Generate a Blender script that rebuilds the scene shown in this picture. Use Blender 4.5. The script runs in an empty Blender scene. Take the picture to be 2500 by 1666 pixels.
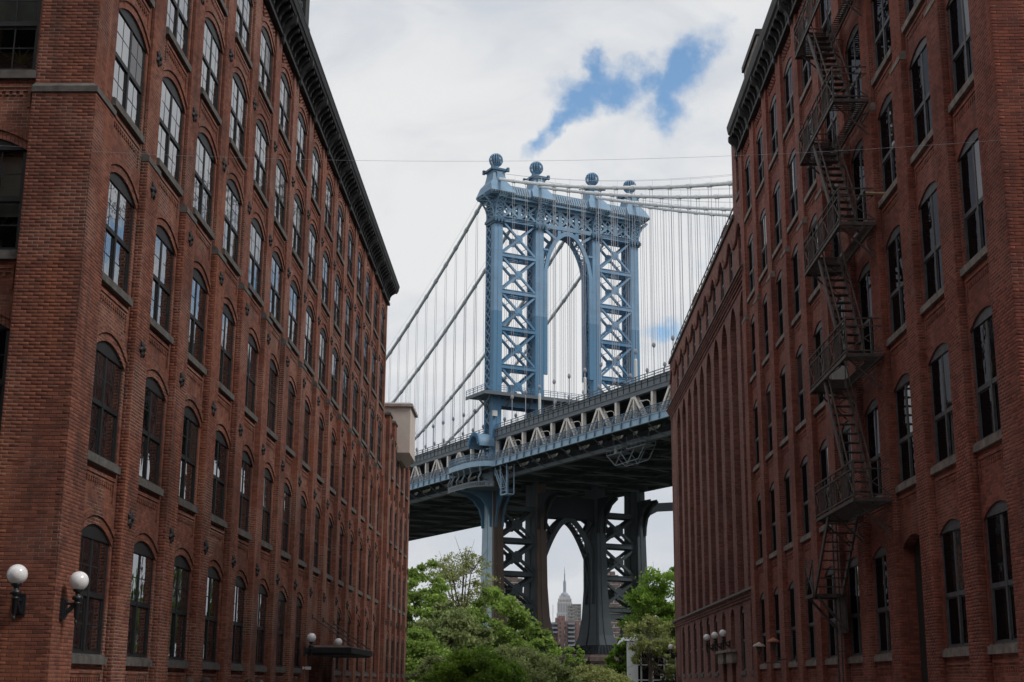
import bpy, math, random
import numpy as np
from mathutils import Matrix, Vector
random.seed(7); rng = np.random.default_rng(7)
R = math.radians
scene = bpy.context.scene
col = scene.collection

# ------------------------------------------------------------------ camera
F_PX, PITCH, ROLL, YAW, CZ = 3416.03, R(13.772), R(.3817), R(-1.1941), 1.62
FW = np.array([math.sin(YAW)*math.cos(PITCH), math.cos(YAW)*math.cos(PITCH), math.sin(PITCH)])
_rt = np.array([math.cos(YAW), -math.sin(YAW), 0]); _up = np.cross(_rt, FW)
RT = _rt*math.cos(ROLL)+_up*math.sin(ROLL); UP = -_rt*math.sin(ROLL)+_up*math.cos(ROLL)
cam = bpy.data.cameras.new('camera'); camo = bpy.data.objects.new('camera', cam); col.objects.link(camo)
cam.sensor_width = 36; cam.lens = F_PX/2500*36; cam.clip_start = .1; cam.clip_end = 20000
camo.matrix_world = Matrix(((RT[0], UP[0], -FW[0], 0), (RT[1], UP[1], -FW[1], 0), (RT[2], UP[2], -FW[2], CZ), (0, 0, 0, 1)))
scene.camera = camo
def ray(x, y):
    d = FW+RT*(x-1250)/F_PX-UP*(y-833)/F_PX
    return d/np.linalg.norm(d)
def azel(x, y):
    d = ray(x, y); return math.atan2(d[0], d[1]), math.asin(d[2])

# ------------------------------------------------------------------ sky and sun
SUN_AZ, SUN_EL = R(112), R(47)          # clockwise from +Y : veiled sun over the right hand roofs, a little behind the camera
world = bpy.data.worlds.new('World'); scene.world = world; world.use_nodes = True
class NT:
    def __init__(s, t): s.t = t; t.nodes.clear()
    def n(s, ty, **k):
        nd = s.t.nodes.new(ty)
        ins = k.pop('i', {})
        for a, v in k.items(): setattr(nd, a, v)
        for a, v in ins.items():
            so = nd.inputs[a]
            if isinstance(v, bpy.types.NodeSocket): s.t.links.new(v, so)
            elif isinstance(v, bpy.types.Node): s.t.links.new(v.outputs[0], so)
            else: so.default_value = v
        return nd
    def m(s, op, a, b=0.0, c=None, clamp=False):
        i = {0: a, 1: b}
        if c is not None: i[2] = c
        return s.n('ShaderNodeMath', operation=op, use_clamp=clamp, i=i).outputs[0]
    def mix(s, f, a, b, blend='MIX'):
        nd = s.n('ShaderNodeMix', data_type='RGBA', blend_type=blend)
        for k, v in ((0, f), (6, a), (7, b)):
            if isinstance(v, bpy.types.NodeSocket): s.t.links.new(v, nd.inputs[k])
            else: nd.inputs[k].default_value = v if not isinstance(v, tuple) or len(v) == 4 else (*v, 1)
        return nd.outputs[2]
    def rng(s, v, a, b, c=0., d=1., smooth=False):
        nd = s.n('ShaderNodeMapRange', i={0: v, 1: a, 2: b, 3: c, 4: d})
        if smooth: nd.interpolation_type = 'SMOOTHSTEP'
        return nd.outputs[0]
    def noise(s, v, scale, detail=4., rough=.55, dist=0., out=0):
        return s.n('ShaderNodeTexNoise', i={'Vector': v, 'Scale': scale, 'Detail': detail, 'Roughness': rough, 'Distortion': dist}).outputs[out]
W = NT(world.node_tree)
dirn = W.n('ShaderNodeTexCoord').outputs['Generated']
sky = W.n('ShaderNodeTexSky', sky_type='NISHITA', sun_disc=False, sun_elevation=SUN_EL, sun_rotation=SUN_AZ, air_density=1.0, dust_density=.6, ozone_density=1.6)
sx = W.n('ShaderNodeSeparateXYZ', i={0: dirn})
az = W.m('ARCTAN2', sx.outputs[0], sx.outputs[1]); el = W.m('ARCSINE', sx.outputs[2])
ae = W.n('ShaderNodeCombineXYZ', i={0: az, 1: el})
w1 = W.noise(dirn, 16, 8, .62, 0., 1)
wv = W.n('ShaderNodeVectorMath', operation='MULTIPLY_ADD', i={0: w1, 1: (.05, .05, 0), 2: ae}).outputs[0]
wv = W.n('ShaderNodeVectorMath', operation='SUBTRACT', i={0: wv, 1: (.025, .025, 0)}).outputs[0]
dist = None
gaps = [((1500, 215), 100, 34, -6), ((1612, 255), 40, 66, 0), ((1655, 185), 105, 34, 42), ((1445, 160), 22, 34, 0), ((1560, 210), 60, 30, 0), ((1420, 245), 40, 34, 0), ((1365, 290), 70, 20, 42), ((1325, 335), 44, 18, 30), ((1632, 812), 44, 18, 0),
        ((2420, 600), 240, 62, -12), ((2080, 730), 240, 60, -15)]
for (p, rx, ry, rot) in gaps:
    a0, e0 = azel(*p)
    mp = W.n('ShaderNodeMapping', vector_type='TEXTURE', i={0: wv, 'Location': (a0, e0, 0), 'Rotation': (0, 0, R(rot)), 'Scale': (rx/F_PX, ry/F_PX, 1)})
    ln = W.n('ShaderNodeVectorMath', operation='LENGTH', i={0: mp.outputs[0]}).outputs['Value']
    dist = ln if dist is None else W.m('MINIMUM', dist, ln)
n2 = W.noise(dirn, 26, 10, .62, 0.)
edge = W.m('ADD', dist, W.m('MULTIPLY', W.m('SUBTRACT', n2, .5), 3.6))
wisp = W.rng(W.noise(dirn, 20, 10, .62, 0.), .45, .72, 0.0, .95, True)
cover = W.m('MAXIMUM', W.rng(edge, .2, 1.8, 0., 1., True), wisp)
stretch = W.n('ShaderNodeMapping', i={0: dirn, 'Scale': (1, 1, 2.2)}).outputs[0]
n3 = W.noise(stretch, 6.5, 9, .58, .5)
n4 = W.noise(stretch, 2.2, 3, .5)
tone = W.m('ADD', W.rng(n3, .32, .68), W.rng(n4, .35, .65))
cloud = W.mix(W.rng(tone, .3, 1.5, 0., 1., True), (6.1, 6.5, 7.1), (8.25, 8.3, 8.35))
skyc = W.mix(1.0, sky.outputs[0], (1.45, 1.7, 1.72), 'MULTIPLY')
colr = W.mix(cover, skyc, cloud)
bg = W.n('ShaderNodeBackground', i={0: colr, 1: .1})
W.n('ShaderNodeOutputWorld', i={0: bg})
sun = bpy.data.lights.new('sun', 'SUN'); sun.energy = 2.0; sun.angle = R(15); sun.color = (1, .96, .9)
so = bpy.data.objects.new('sun', sun); col.objects.link(so)
so.rotation_euler = Vector((-math.sin(SUN_AZ)*math.cos(SUN_EL), -math.cos(SUN_AZ)*math.cos(SUN_EL), -math.sin(SUN_EL))).to_track_quat('-Z', 'Y').to_euler()
so.location = (0, -60, 90)
vs = scene.view_settings; vs.view_transform = 'Standard'; vs.look = 'None'; vs.exposure = 0; vs.gamma = 1; vs.use_curve_mapping = False
scene.render.engine = 'CYCLES'

# ------------------------------------------------------------------ materials
def mat(name):
    m = bpy.data.materials.new(name); m.use_nodes = True; return m, NT(m.node_tree)
def out(T, sh): T.n('ShaderNodeOutputMaterial', i={0: sh})
def pos(T): return T.n('ShaderNodeNewGeometry').outputs['Position']
def plain(name, c, rough=.6, var=.15, scale=3., metallic=0., bump=0., c2=None, spec=.5):
    m, T = mat(name); p = pos(T)
    n = T.noise(p, scale, 6, .6)
    lo = c2 or tuple(x*(1-var*2) for x in c); hi = tuple(min(1, x*(1+var)) for x in c)
    cc = T.mix(T.rng(n, .3, .7), (*lo, 1), (*hi, 1))
    k = {'Base Color': cc, 'Roughness': rough, 'Metallic': metallic, 'Specular IOR Level': spec}
    if bump: k['Normal'] = T.n('ShaderNodeBump', i={'Height': T.noise(p, scale*9, 4), 'Strength': bump, 'Distance': .02}).outputs[0]
    out(T, T.n('ShaderNodeBsdfPrincipled', i=k)); return m
BW, RH, MS = .215, .07, .0055
def brick(name, k, ca, cb, soot, warm, mortar, mdark, sootamt=.55):
    m, T = mat(name); p = pos(T)
    u = T.n('ShaderNodeVectorMath', operation='DOT_PRODUCT', i={0: p, 1: (k[0], k[1], 0)}).outputs['Value']
    z = T.n('ShaderNodeSeparateXYZ', i={0: p}).outputs[2]
    uv = T.n('ShaderNodeCombineXYZ', i={0: u, 1: z}).outputs[0]
    b = T.n('ShaderNodeTexBrick', offset=.5, offset_frequency=2, i={'Vector': uv, 'Color1': (0, 0, 0, 1), 'Color2': (1, 1, 1, 1), 'Mortar': (0, 0, 0, 1), 'Scale': 1., 'Mortar Size': MS, 'Mortar Smooth': .15, 'Bias': 0., 'Brick Width': BW, 'Row Height': RH})
    tint = b.outputs['Color']; fac = b.outputs['Fac']
    c = T.mix(tint, (*ca, 1), (*cb, 1))
    # odd burnt bricks
    c = T.mix(T.m('MULTIPLY', T.rng(tint, .84, .95), .5), c, (*soot, 1))
    big = T.noise(p, .42, 9, .68); streak = T.noise(T.n('ShaderNodeMapping', i={0: p, 'Scale': (1.6, 1.6, .16)}).outputs[0], 1.3, 5, .6)
    fine = T.noise(p, 14, 5, .65)
    c = T.mix(T.m('MULTIPLY', T.rng(big, .46, .68, 0, 1, True), sootamt), c, (*soot, 1))
    c = T.mix(T.m('MULTIPLY', T.rng(streak, .52, .72, 0, 1, True), .6), c, (*warm, 1))
    c = T.mix(T.m('MULTIPLY', T.rng(streak, .47, .30, 0, 1, True), .6), c, (*soot, 1))
    c = T.mix(T.m('MULTIPLY', T.rng(fine, .35, .75), .35), c, T.mix(.5, c, (0, 0, 0, 1)))
    c = T.mix(T.m('MULTIPLY', T.rng(T.noise(p, .7, 8, .7), .58, .74, 0, 1, True), .45), c, (*[min(1, x*.55+.10) for x in cb], 1))
    repoint = T.rng(T.noise(p, .5, 4, .6), .46, .60, 0, 1, True)
    mc = T.mix(repoint, (*mdark, 1), (*mortar, 1))
    c = T.mix(fac, c, mc)
    lightspeck = T.rng(T.noise(p, 3.2, 6, .75), .70, .76)
    c = T.mix(T.m('MULTIPLY', lightspeck, .35), c, (*mortar, 1))
    h = T.m('SUBTRACT', T.m('MULTIPLY', fine, .5), fac)
    bmp = T.n('ShaderNodeBump', i={'Height': h, 'Strength': .55, 'Distance': .012}).outputs[0]
    out(T, T.n('ShaderNodeBsdfPrincipled', i={'Base Color': c, 'Roughness': .85, 'Specular IOR Level': .25, 'Normal': bmp})); return m
RA = R(-.454)
M = {}
M['brickL'] = brick('brick_left', (1, 1), (.150, .053, .036), (.315, .117, .076), (.070, .032, .025), (.37, .128, .066), (.36, .295, .25), (.12, .064, .05), .7)
kR = (math.sin(RA)-math.cos(RA), math.cos(RA)+math.sin(RA))
M['brickR'] = brick('brick_right', kR, (.165, .050, .036), (.36, .110, .075), (.105, .040, .032), (.40, .122, .070), (.32, .21, .175), (.13, .055, .044), .6)
M['brickR2'] = brick('brick_brown', kR, (.15, .064, .052), (.35, .145, .114), (.115, .058, .050), (.34, .14, .098), (.24, .175, .15), (.065, .04, .036), .5)
M['stone'] = plain('grey_stone', (.112, .104, .096), .85, .25, 4, bump=.3)
M['stoneR'] = plain('pale_stone', (.24, .205, .18), .85, .3, 3, bump=.3)
M['cornice'] = plain('dark_cornice_metal', (.010, .011, .013), .7, .3, 2.5)
M['corniceR'] = plain('charcoal_cornice_metal', (.024, .025, .026), .7, .3, 2.5)
M['frame'] = plain('black_window_paint', (.014, .015, .018), .6, .2, 8)
M['frame2'] = plain('slate_window_paint', (.055, .058, .066), .5, .2, 8)
M['frameR'] = plain('grey_window_paint', (.085, .09, .10), .6, .25, 6)
M['iron'] = plain('rusty_black_iron', (.085, .066, .060), .7, .4, 6, c2=(.032, .025, .024))
M['anchor'] = plain('cast_iron', (.030, .028, .030), .7, .3, 12)
M['lampiron'] = plain('lamp_iron', (.016, .019, .024), .4, .2, 10)
M['globe'] = None
M['asphalt'] = plain('asphalt', (.06, .06, .062), .9, .3, 2, bump=.3)
M['sett'] = plain('granite_setts', (.13, .125, .12), .85, .3, 6, bump=.4)
M['concrete'] = plain('pavement_concrete', (.28, .27, .25), .9, .2, 1.5, bump=.2)
M['soil'] = plain('soil_and_grass', (.05, .06, .03), .95, .4, .6)
M['stucco'] = plain('beige_stucco', (.56, .49, .44), .9, .08, .8, bump=.15)
M['stuccocap'] = plain('bulkhead_coping', (.33, .28, .26), .9, .2, 2)
M['dark'] = plain('dark_interior', (.012, .011, .010), .9, .1, 2)
M['blind'] = plain('roller_blind', (.62, .63, .56), .8, .1, 3)
M['wood'] = plain('dark_door_wood', (.045, .022, .015), .6, .4, 3)
M['plank'] = plain('raw_plank', (.42, .33, .17), .7, .2, 5)
M['white'] = plain('white_enamel', (.62, .62, .61), .5, .08, 5)
M['rustdish'] = plain('rusted_lamp_shade', (.33, .12, .06), .75, .4, 9, c2=(.15, .07, .045))
M['paleDish'] = plain('pale_lamp_shade', (.5, .42, .35), .6, .3, 9)
m, T = mat('opal_globe'); out(T, T.n('ShaderNodeBsdfPrincipled', i={'Base Color': (.86, .86, .87, 1), 'Roughness': .18, 'Coat Weight': .6, 'Coat Roughness': .08, 'Subsurface Weight': .25, 'Subsurface Radius': (.1, .1, .1)})); M['globe'] = m
def glass(name, ior, tint, wob=.06, gl=(.95, .97, 1)):
    m, T = mat(name); p = pos(T)
    bmp = T.n('ShaderNodeBump', i={'Height': T.noise(p, 1.6, 3, .5), 'Strength': wob, 'Distance': .12}).outputs[0]
    fr = T.n('ShaderNodeFresnel', i={0: ior, 'Normal': bmp})
    d = T.n('ShaderNodeBsdfDiffuse', i={0: (*tint, 1)}); g = T.n('ShaderNodeBsdfGlossy', i={0: (*gl, 1), 1: .015, 'Normal': bmp})
    out(T, T.n('ShaderNodeMixShader', i={0: fr.outputs[0], 1: d.outputs[0], 2: g.outputs[0]})); return m
M['glassL'] = glass('reflective_pane', 4.6, (.008, .008, .009))
M['glassR'] = glass('dark_pane', 1.45, (.006, .006, .007), .03, (.22, .23, .26))
M['glassBlind'] = glass('pane_with_blind', 1.7, (.035, .034, .032), .03, (.6, .6, .62))
m, T = mat('clear_pane'); fr = T.n('ShaderNodeFresnel', i={0: 1.5}); tr = T.n('ShaderNodeBsdfTransparent', i={0: (.8, .83, .82, 1)}); g = T.n('ShaderNodeBsdfGlossy', i={1: .02})
out(T, T.n('ShaderNodeMixShader', i={0: fr.outputs[0], 1: tr.outputs[0], 2: g.outputs[0]})); M['clear'] = m
def paint(name, c, stain, amt, rough=.55, zline=None, c2=None, spec=.4):
    m, T = mat(name); p = pos(T)
    n = T.noise(p, .35, 6, .6); st = T.noise(T.n('ShaderNodeMapping', i={0: p, 'Scale': (1, 1, .22)}).outputs[0], .9, 7, .7)
    cc = T.mix(T.rng(n, .3, .7), tuple(x*.82 for x in c)+(1,), tuple(min(1, x*1.1) for x in c)+(1,))
    if zline:
        z = T.n('ShaderNodeSeparateXYZ', i={0: p}).outputs[2]
        cc = T.mix(T.rng(z, zline-.03, zline+.03), tuple(c2)+(1,), cc)
    cc = T.mix(T.m('MULTIPLY', T.rng(st, .55, .72, 0, 1, True), amt), cc, (*stain, 1))
    plate = T.n('ShaderNodeTexBrick', offset=.0, i={'Vector': T.n('ShaderNodeCombineXYZ', i={0: T.n('ShaderNodeVectorMath', operation='DOT_PRODUCT', i={0: p, 1: (1, 1, 0)}).outputs['Value'], 1: T.n('ShaderNodeSeparateXYZ', i={0: p}).outputs[2]}).outputs[0], 'Color1': (0, 0, 0, 1), 'Color2': (1, 1, 1, 1), 'Scale': 1., 'Mortar Size': .03, 'Brick Width': 30., 'Row Height': 5.2})
    cc = T.mix(T.m('MULTIPLY', plate.outputs['Fac'], .35), cc, tuple(x*.4 for x in c)+(1,))
    out(T, T.n('ShaderNodeBsdfPrincipled', i={'Base Color': cc, 'Roughness': rough, 'Specular IOR Level': spec})); return m
M['tower'] = paint('tower_blue_paint', (.165, .305, .46), (.20, .19, .185), .45, zline=66.7, c2=(.080, .205, .345))
M['towerg'] = paint('tower_grey_blue_paint', (.175, .295, .42), (.20, .195, .19), .4)
M['towerdeep'] = paint('deep_blue_paint', (.05, .125, .205), (.09, .075, .07), .3)
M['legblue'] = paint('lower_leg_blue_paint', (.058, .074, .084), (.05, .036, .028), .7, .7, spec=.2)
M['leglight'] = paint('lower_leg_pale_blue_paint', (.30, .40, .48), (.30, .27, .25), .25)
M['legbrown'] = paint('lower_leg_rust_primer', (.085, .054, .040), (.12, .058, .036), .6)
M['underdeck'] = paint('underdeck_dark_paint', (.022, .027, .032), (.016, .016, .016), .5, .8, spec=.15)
M['fascia'] = paint('fascia_pale_blue_paint', (.30, .44, .57), (.27, .27, .29), .3)
M['rail'] = paint('railing_blue_paint', (.12, .19, .27), (.15, .13, .13), .3)
M['girder'] = paint('upper_girder_slate_paint', (.12, .145, .17), (.14, .12, .11), .3)
M['trusswhite'] = paint('truss_cream_paint', (.78, .74, .69), (.42, .30, .22), .35)
M['cable'] = plain('cable_wrap', (.78, .80, .82), .6, .06, 1.2)
M['cable2'] = plain('cable_wrap_grey', (.55, .60, .64), .6, .1, 1.2)
M['rope'] = plain('hanger_rope', (.34, .35, .40), .6, .1, 2)
M['mesh'] = plain('pale_mesh_fence', (.24, .24, .23), .7, .1, 2)
M['granite'] = plain('brown_granite', (.115, .082, .07), .85, .3, 1.2, bump=.3)
M['esb'] = plain('limestone_tower', (.42, .40, .41), .8, .1, .02)
M['esbmetal'] = plain('mast_metal', (.22, .27, .32), .5, .15, .05)
M['farbrick'] = plain('far_red_brick', (.22, .125, .11), .9, .15, .1)
M['farbrown'] = plain('far_brown_brick', (.14, .098, .085), .9, .1, .1)
M['fargrey'] = plain('far_grey_concrete', (.19, .185, .18), .9, .12, .1)
M['farwin'] = plain('far_window_glass', (.05, .055, .065), .3, .3, .3)
M['farpale'] = plain('pale_slab_edge', (.48, .46, .44), .8, .1, .1)
M['pavwhite'] = plain('white_steel', (.6, .62, .64), .5, .08, 1)
M['skin'] = plain('skin', (.42, .24, .17), .6, .05, 8)
M['bark'] = plain('bark', (.075, .055, .042), .9, .35, 8)
def leafmat(name, c, c2, tr=.45):
    m, T = mat(name); g = T.n('ShaderNodeNewGeometry')
    n = T.noise(g.outputs['Position'], .55, 3, .5)
    cc = T.mix(g.outputs['Random Per Island'], (*c, 1), (*c2, 1))
    cc = T.mix(T.rng(n, .35, .65), T.mix(.6, cc, (*[x*.4 for x in c], 1)), cc)
    d = T.n('ShaderNodeBsdfPrincipled', i={'Base Color': cc, 'Roughness': .6, 'Specular IOR Level': .25}); t = T.n('ShaderNodeBsdfTranslucent', i={0: cc})
    out(T, T.n('ShaderNodeMixShader', i={0: tr, 1: d.outputs[0], 2: t.outputs[0]})); return m
M['leafA'] = leafmat('leaf_green', (.22, .34, .065), (.36, .50, .11))
M['leafB'] = leafmat('leaf_olive', (.23, .29, .10), (.34, .40, .16))
M['leafC'] = leafmat('leaf_yellow_green', (.28, .33, .10), (.42, .44, .17))
M['leafD'] = leafmat('leaf_bright_green', (.17, .31, .035), (.29, .45, .06))

# ------------------------------------------------------------------ mesh builder
class Frame:
    def __init__(s, O, ea, ed):
        s.O, s.ea, s.ed = np.array(O, float), np.array(ea, float), np.array(ed, float)
    def pt(s, a, d, z): return s.O+s.ea*a+s.ed*d+np.array([0, 0, z])
    def mat(s, a, d, z):
        x = np.cross(s.ed, [0, 0, 1.]); p = s.pt(a, d, z)
        return Matrix(((x[0], s.ed[0], 0, p[0]), (x[1], s.ed[1], 0, p[1]), (x[2], s.ed[2], 1, p[2]), (0, 0, 0, 1)))
IDN = Frame((0, 0, 0), (1, 0, 0), (0, 1, 0))
BOXF = [(0, 1, 3, 2), (4, 6, 7, 5), (0, 4, 5, 1), (2, 3, 7, 6), (0, 2, 6, 4), (1, 5, 7, 3)]
class MB:
    def __init__(s, fr=IDN): s.v = []; s.f = []; s.fr = fr
    def add(s, pts, faces):
        b = len(s.v); s.v += [tuple(s.fr.pt(*p)) for p in pts]; s.f += [tuple(b+i for i in f) for f in faces]; return s
    def box(s, a0, a1, d0, d1, z0, z1):
        return s.add([(a, d, z) for a in (a0, a1) for d in (d0, d1) for z in (z0, z1)], BOXF)
    def frus(s, z0, r0, z1, r1):            # rects (a0,a1,d0,d1) at two heights
        p = [(r0[i], r0[j], z0) for i, j in ((0, 2), (1, 2), (1, 3), (0, 3))]+[(r1[i], r1[j], z1) for i, j in ((0, 2), (1, 2), (1, 3), (0, 3))]
        return s.add(p, [(3, 2, 1, 0), (4, 5, 6, 7), (0, 1, 5, 4), (1, 2, 6, 5), (2, 3, 7, 6), (3, 0, 4, 7)])
    def quad(s, *p): return s.add(p, [tuple(range(len(p)))])
    def bar(s, p, q, w, h=None, up=(0, 0, 1)):
        h = h or w; p = np.array(p, float); q = np.array(q, float); d = q-p; L = np.linalg.norm(d)
        if L < 1e-6: return s
        d /= L; up = np.array(up, float)
        if abs(d@up) > .98: up = np.array([0, 1., 0]) if abs(d[1]) < .9 else np.array([1., 0, 0])
        x = np.cross(d, up); x /= np.linalg.norm(x); y = np.cross(x, d)
        pts = [tuple(c+x*i*w/2+y*j*h/2) for c in (p, q) for i in (-1, 1) for j in (-1, 1)]
        return s.add(pts, BOXF)
    def tube(s, path, r, n=6, cap=True):
        path = [np.array(p, float) for p in path]; rs = r if hasattr(r, '__len__') else [r]*len(path)
        base = []; ref = np.array([0, 0, 1.])
        for i, p in enumerate(path):
            d = path[min(i+1, len(path)-1)]-path[max(i-1, 0)]; d /= np.linalg.norm(d)+1e-9
            rf = ref if abs(d@ref) < .95 else np.array([1., 0, 0])
            x = np.cross(d, rf); x /= np.linalg.norm(x); y = np.cross(x, d)
            base.append([tuple(p+(x*math.cos(2*math.pi*k/n)+y*math.sin(2*math.pi*k/n))*rs[i]) for k in range(n)])
        pts = [p for ring in base for p in ring]
        fs = [(i*n+k, i*n+(k+1) % n, (i+1)*n+(k+1) % n, (i+1)*n+k) for i in range(len(path)-1) for k in range(n)]
        if cap: fs += [tuple(range(n))[::-1], tuple((len(path)-1)*n+k for k in range(n))]
        return s.add(pts, fs)
    def lathe(s, prof, c=(0, 0), n=16, lobe=None):
        pts = []; 
        for (r, z) in prof:
            for k in range(n):
                t = 2*math.pi*k/n; rr = r*(1 if lobe is None else lobe(t)); pts.append((c[0]+rr*math.cos(t), c[1]+rr*math.sin(t), z))
        m = len(prof)
        fs = [(i*n+k, i*n+(k+1) % n, (i+1)*n+(k+1) % n, (i+1)*n+k) for i in range(m-1) for k in range(n)]
        fs += [tuple(range(n))[::-1], tuple((m-1)*n+k for k in range(n))]
        return s.add(pts, fs)
    def extrude(s, prof, a0, a1):           # profile in (d,z), run along a
        n = len(prof)
        pts = [(a0, d, z) for d, z in prof]+[(a1, d, z) for d, z in prof]
        return s.add(pts, [(i, (i+1) % n, n+(i+1) % n, n+i) for i in range(n)]+[tuple(range(n))[::-1], tuple(range(n, 2*n))])
    def plate(s, poly, d0, d1):             # polygon in (a,z), thickness along d
        n = len(poly)
        pts = [(a, d0, z) for a, z in poly]+[(a, d1, z) for a, z in poly]
        return s.add(pts, [(i, (i+1) % n, n+(i+1) % n, n+i) for i in range(n)]+[tuple(range(n))[::-1], tuple(range(n, 2*n))])
    def mesh(s, name, m, smooth=False):
        me = bpy.data.meshes.new(name); me.from_pydata(s.v, [], s.f); me.update()
        if m: me.materials.append(m)
        if smooth: me.shade_smooth()
        return me
    def build(s, name, m, parent=None, smooth=False, **k):
        return link(name, s.mesh(name, m, smooth), parent, **k)
def link(name, me, parent=None, mw=None, label=None, kind=None):
    o = bpy.data.objects.new(name, me); col.objects.link(o)
    if parent is not None:
        o.parent = parent
        pm = WORLD[parent.name]
        o.matrix_parent_inverse = pm.inverted()
    if mw is not None: o.matrix_basis = mw
    WORLD[o.name] = Matrix(mw) if mw is not None else Matrix()
    if label: o['label'] = label
    if kind: o['kind'] = kind
    return o
WORLD = {}
def thing(name, label, cat, loc=(0, 0, 0), group=None):
    o = bpy.data.objects.new(name, None); col.objects.link(o); o.location = loc; WORLD[o.name] = Matrix.Translation(loc)
    o.empty_display_size = .3
    return tag(o, label, cat, group)
def tag(o, label, cat, group=None):
    o['label'] = label; o['category'] = cat
    if group: o['group'] = group
    return o

# ------------------------------------------------------------------ ground
g = MB(); S = 9000
g.quad((-S, -200, -.02), (S, -200, -.02), (S, S, -.02), (-S, S, -.02)); g.build('ground', M['soil'], kind='structure')
g = MB(); g.quad((-5.6, -60, 0), (5.9, -60, 0), (5.9, 106, 0), (-5.6, 106, 0)); g.build('road', M['sett'], kind='structure')
g = MB(); g.quad((-60, 13.5, .004), (60, 13.5, .004), (60, 23, .004), (-60, 23, .004)); g.build('cross_street', M['asphalt'], kind='structure')
for x0, x1 in ((-8.85, -5.6), (5.9, 9.2)):
    g = MB(); g.box(x0, x1, 24.0, 98, -.1, .13); g.build('pavement', M['concrete'], kind='structure')
    k = MB(); xk = x1 if x1 < 0 else x0-.15; k.box(xk, xk+.15, 24, 98, -.1, .135); k.build('kerb', M['stone'], kind='structure')
g = MB(); g.quad((-30, 106, .004), (30, 106, .004), (30, 190, .004), (-30, 190, .004)); g.build('park_lawn', M['soil'], kind='structure')

# ------------------------------------------------------------------ facade kit
def arcz(a, c, h, spring, rise): return spring+rise*(1-((a-c)/h)**2)
def panel(mb, a0, a1, z0, z1, o0, o1, oz, spring, rise, dep, n=10):
    c, h = (o0+o1)/2, (o1-o0)/2
    mb.quad((a0, 0, z0), (o0, 0, z0), (o0, 0, z1), (a0, 0, z1)); mb.quad((o1, 0, z0), (a1, 0, z0), (a1, 0, z1), (o1, 0, z1))
    if oz > z0: mb.quad((o0, 0, z0), (o1, 0, z0), (o1, 0, oz), (o0, 0, oz))
    xs = [o0+(o1-o0)*i/n for i in range(n+1)]; zs = [arcz(x, c, h, spring, rise) for x in xs]
    for i in range(n):
        mb.quad((xs[i], 0, zs[i]), (xs[i+1], 0, zs[i+1]), (xs[i+1], 0, z1), (xs[i], 0, z1))
        mb.quad((xs[i], 0, zs[i]), (xs[i+1], 0, zs[i+1]), (xs[i+1], -dep, zs[i+1]), (xs[i], -dep, zs[i]))
    for x in (o0, o1): mb.quad((x, 0, oz), (x, 0, spring), (x, -dep, spring), (x, -dep, oz))
    mb.quad((o0, 0, oz), (o1, 0, oz), (o1, -dep, oz), (o0, -dep, oz))
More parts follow.
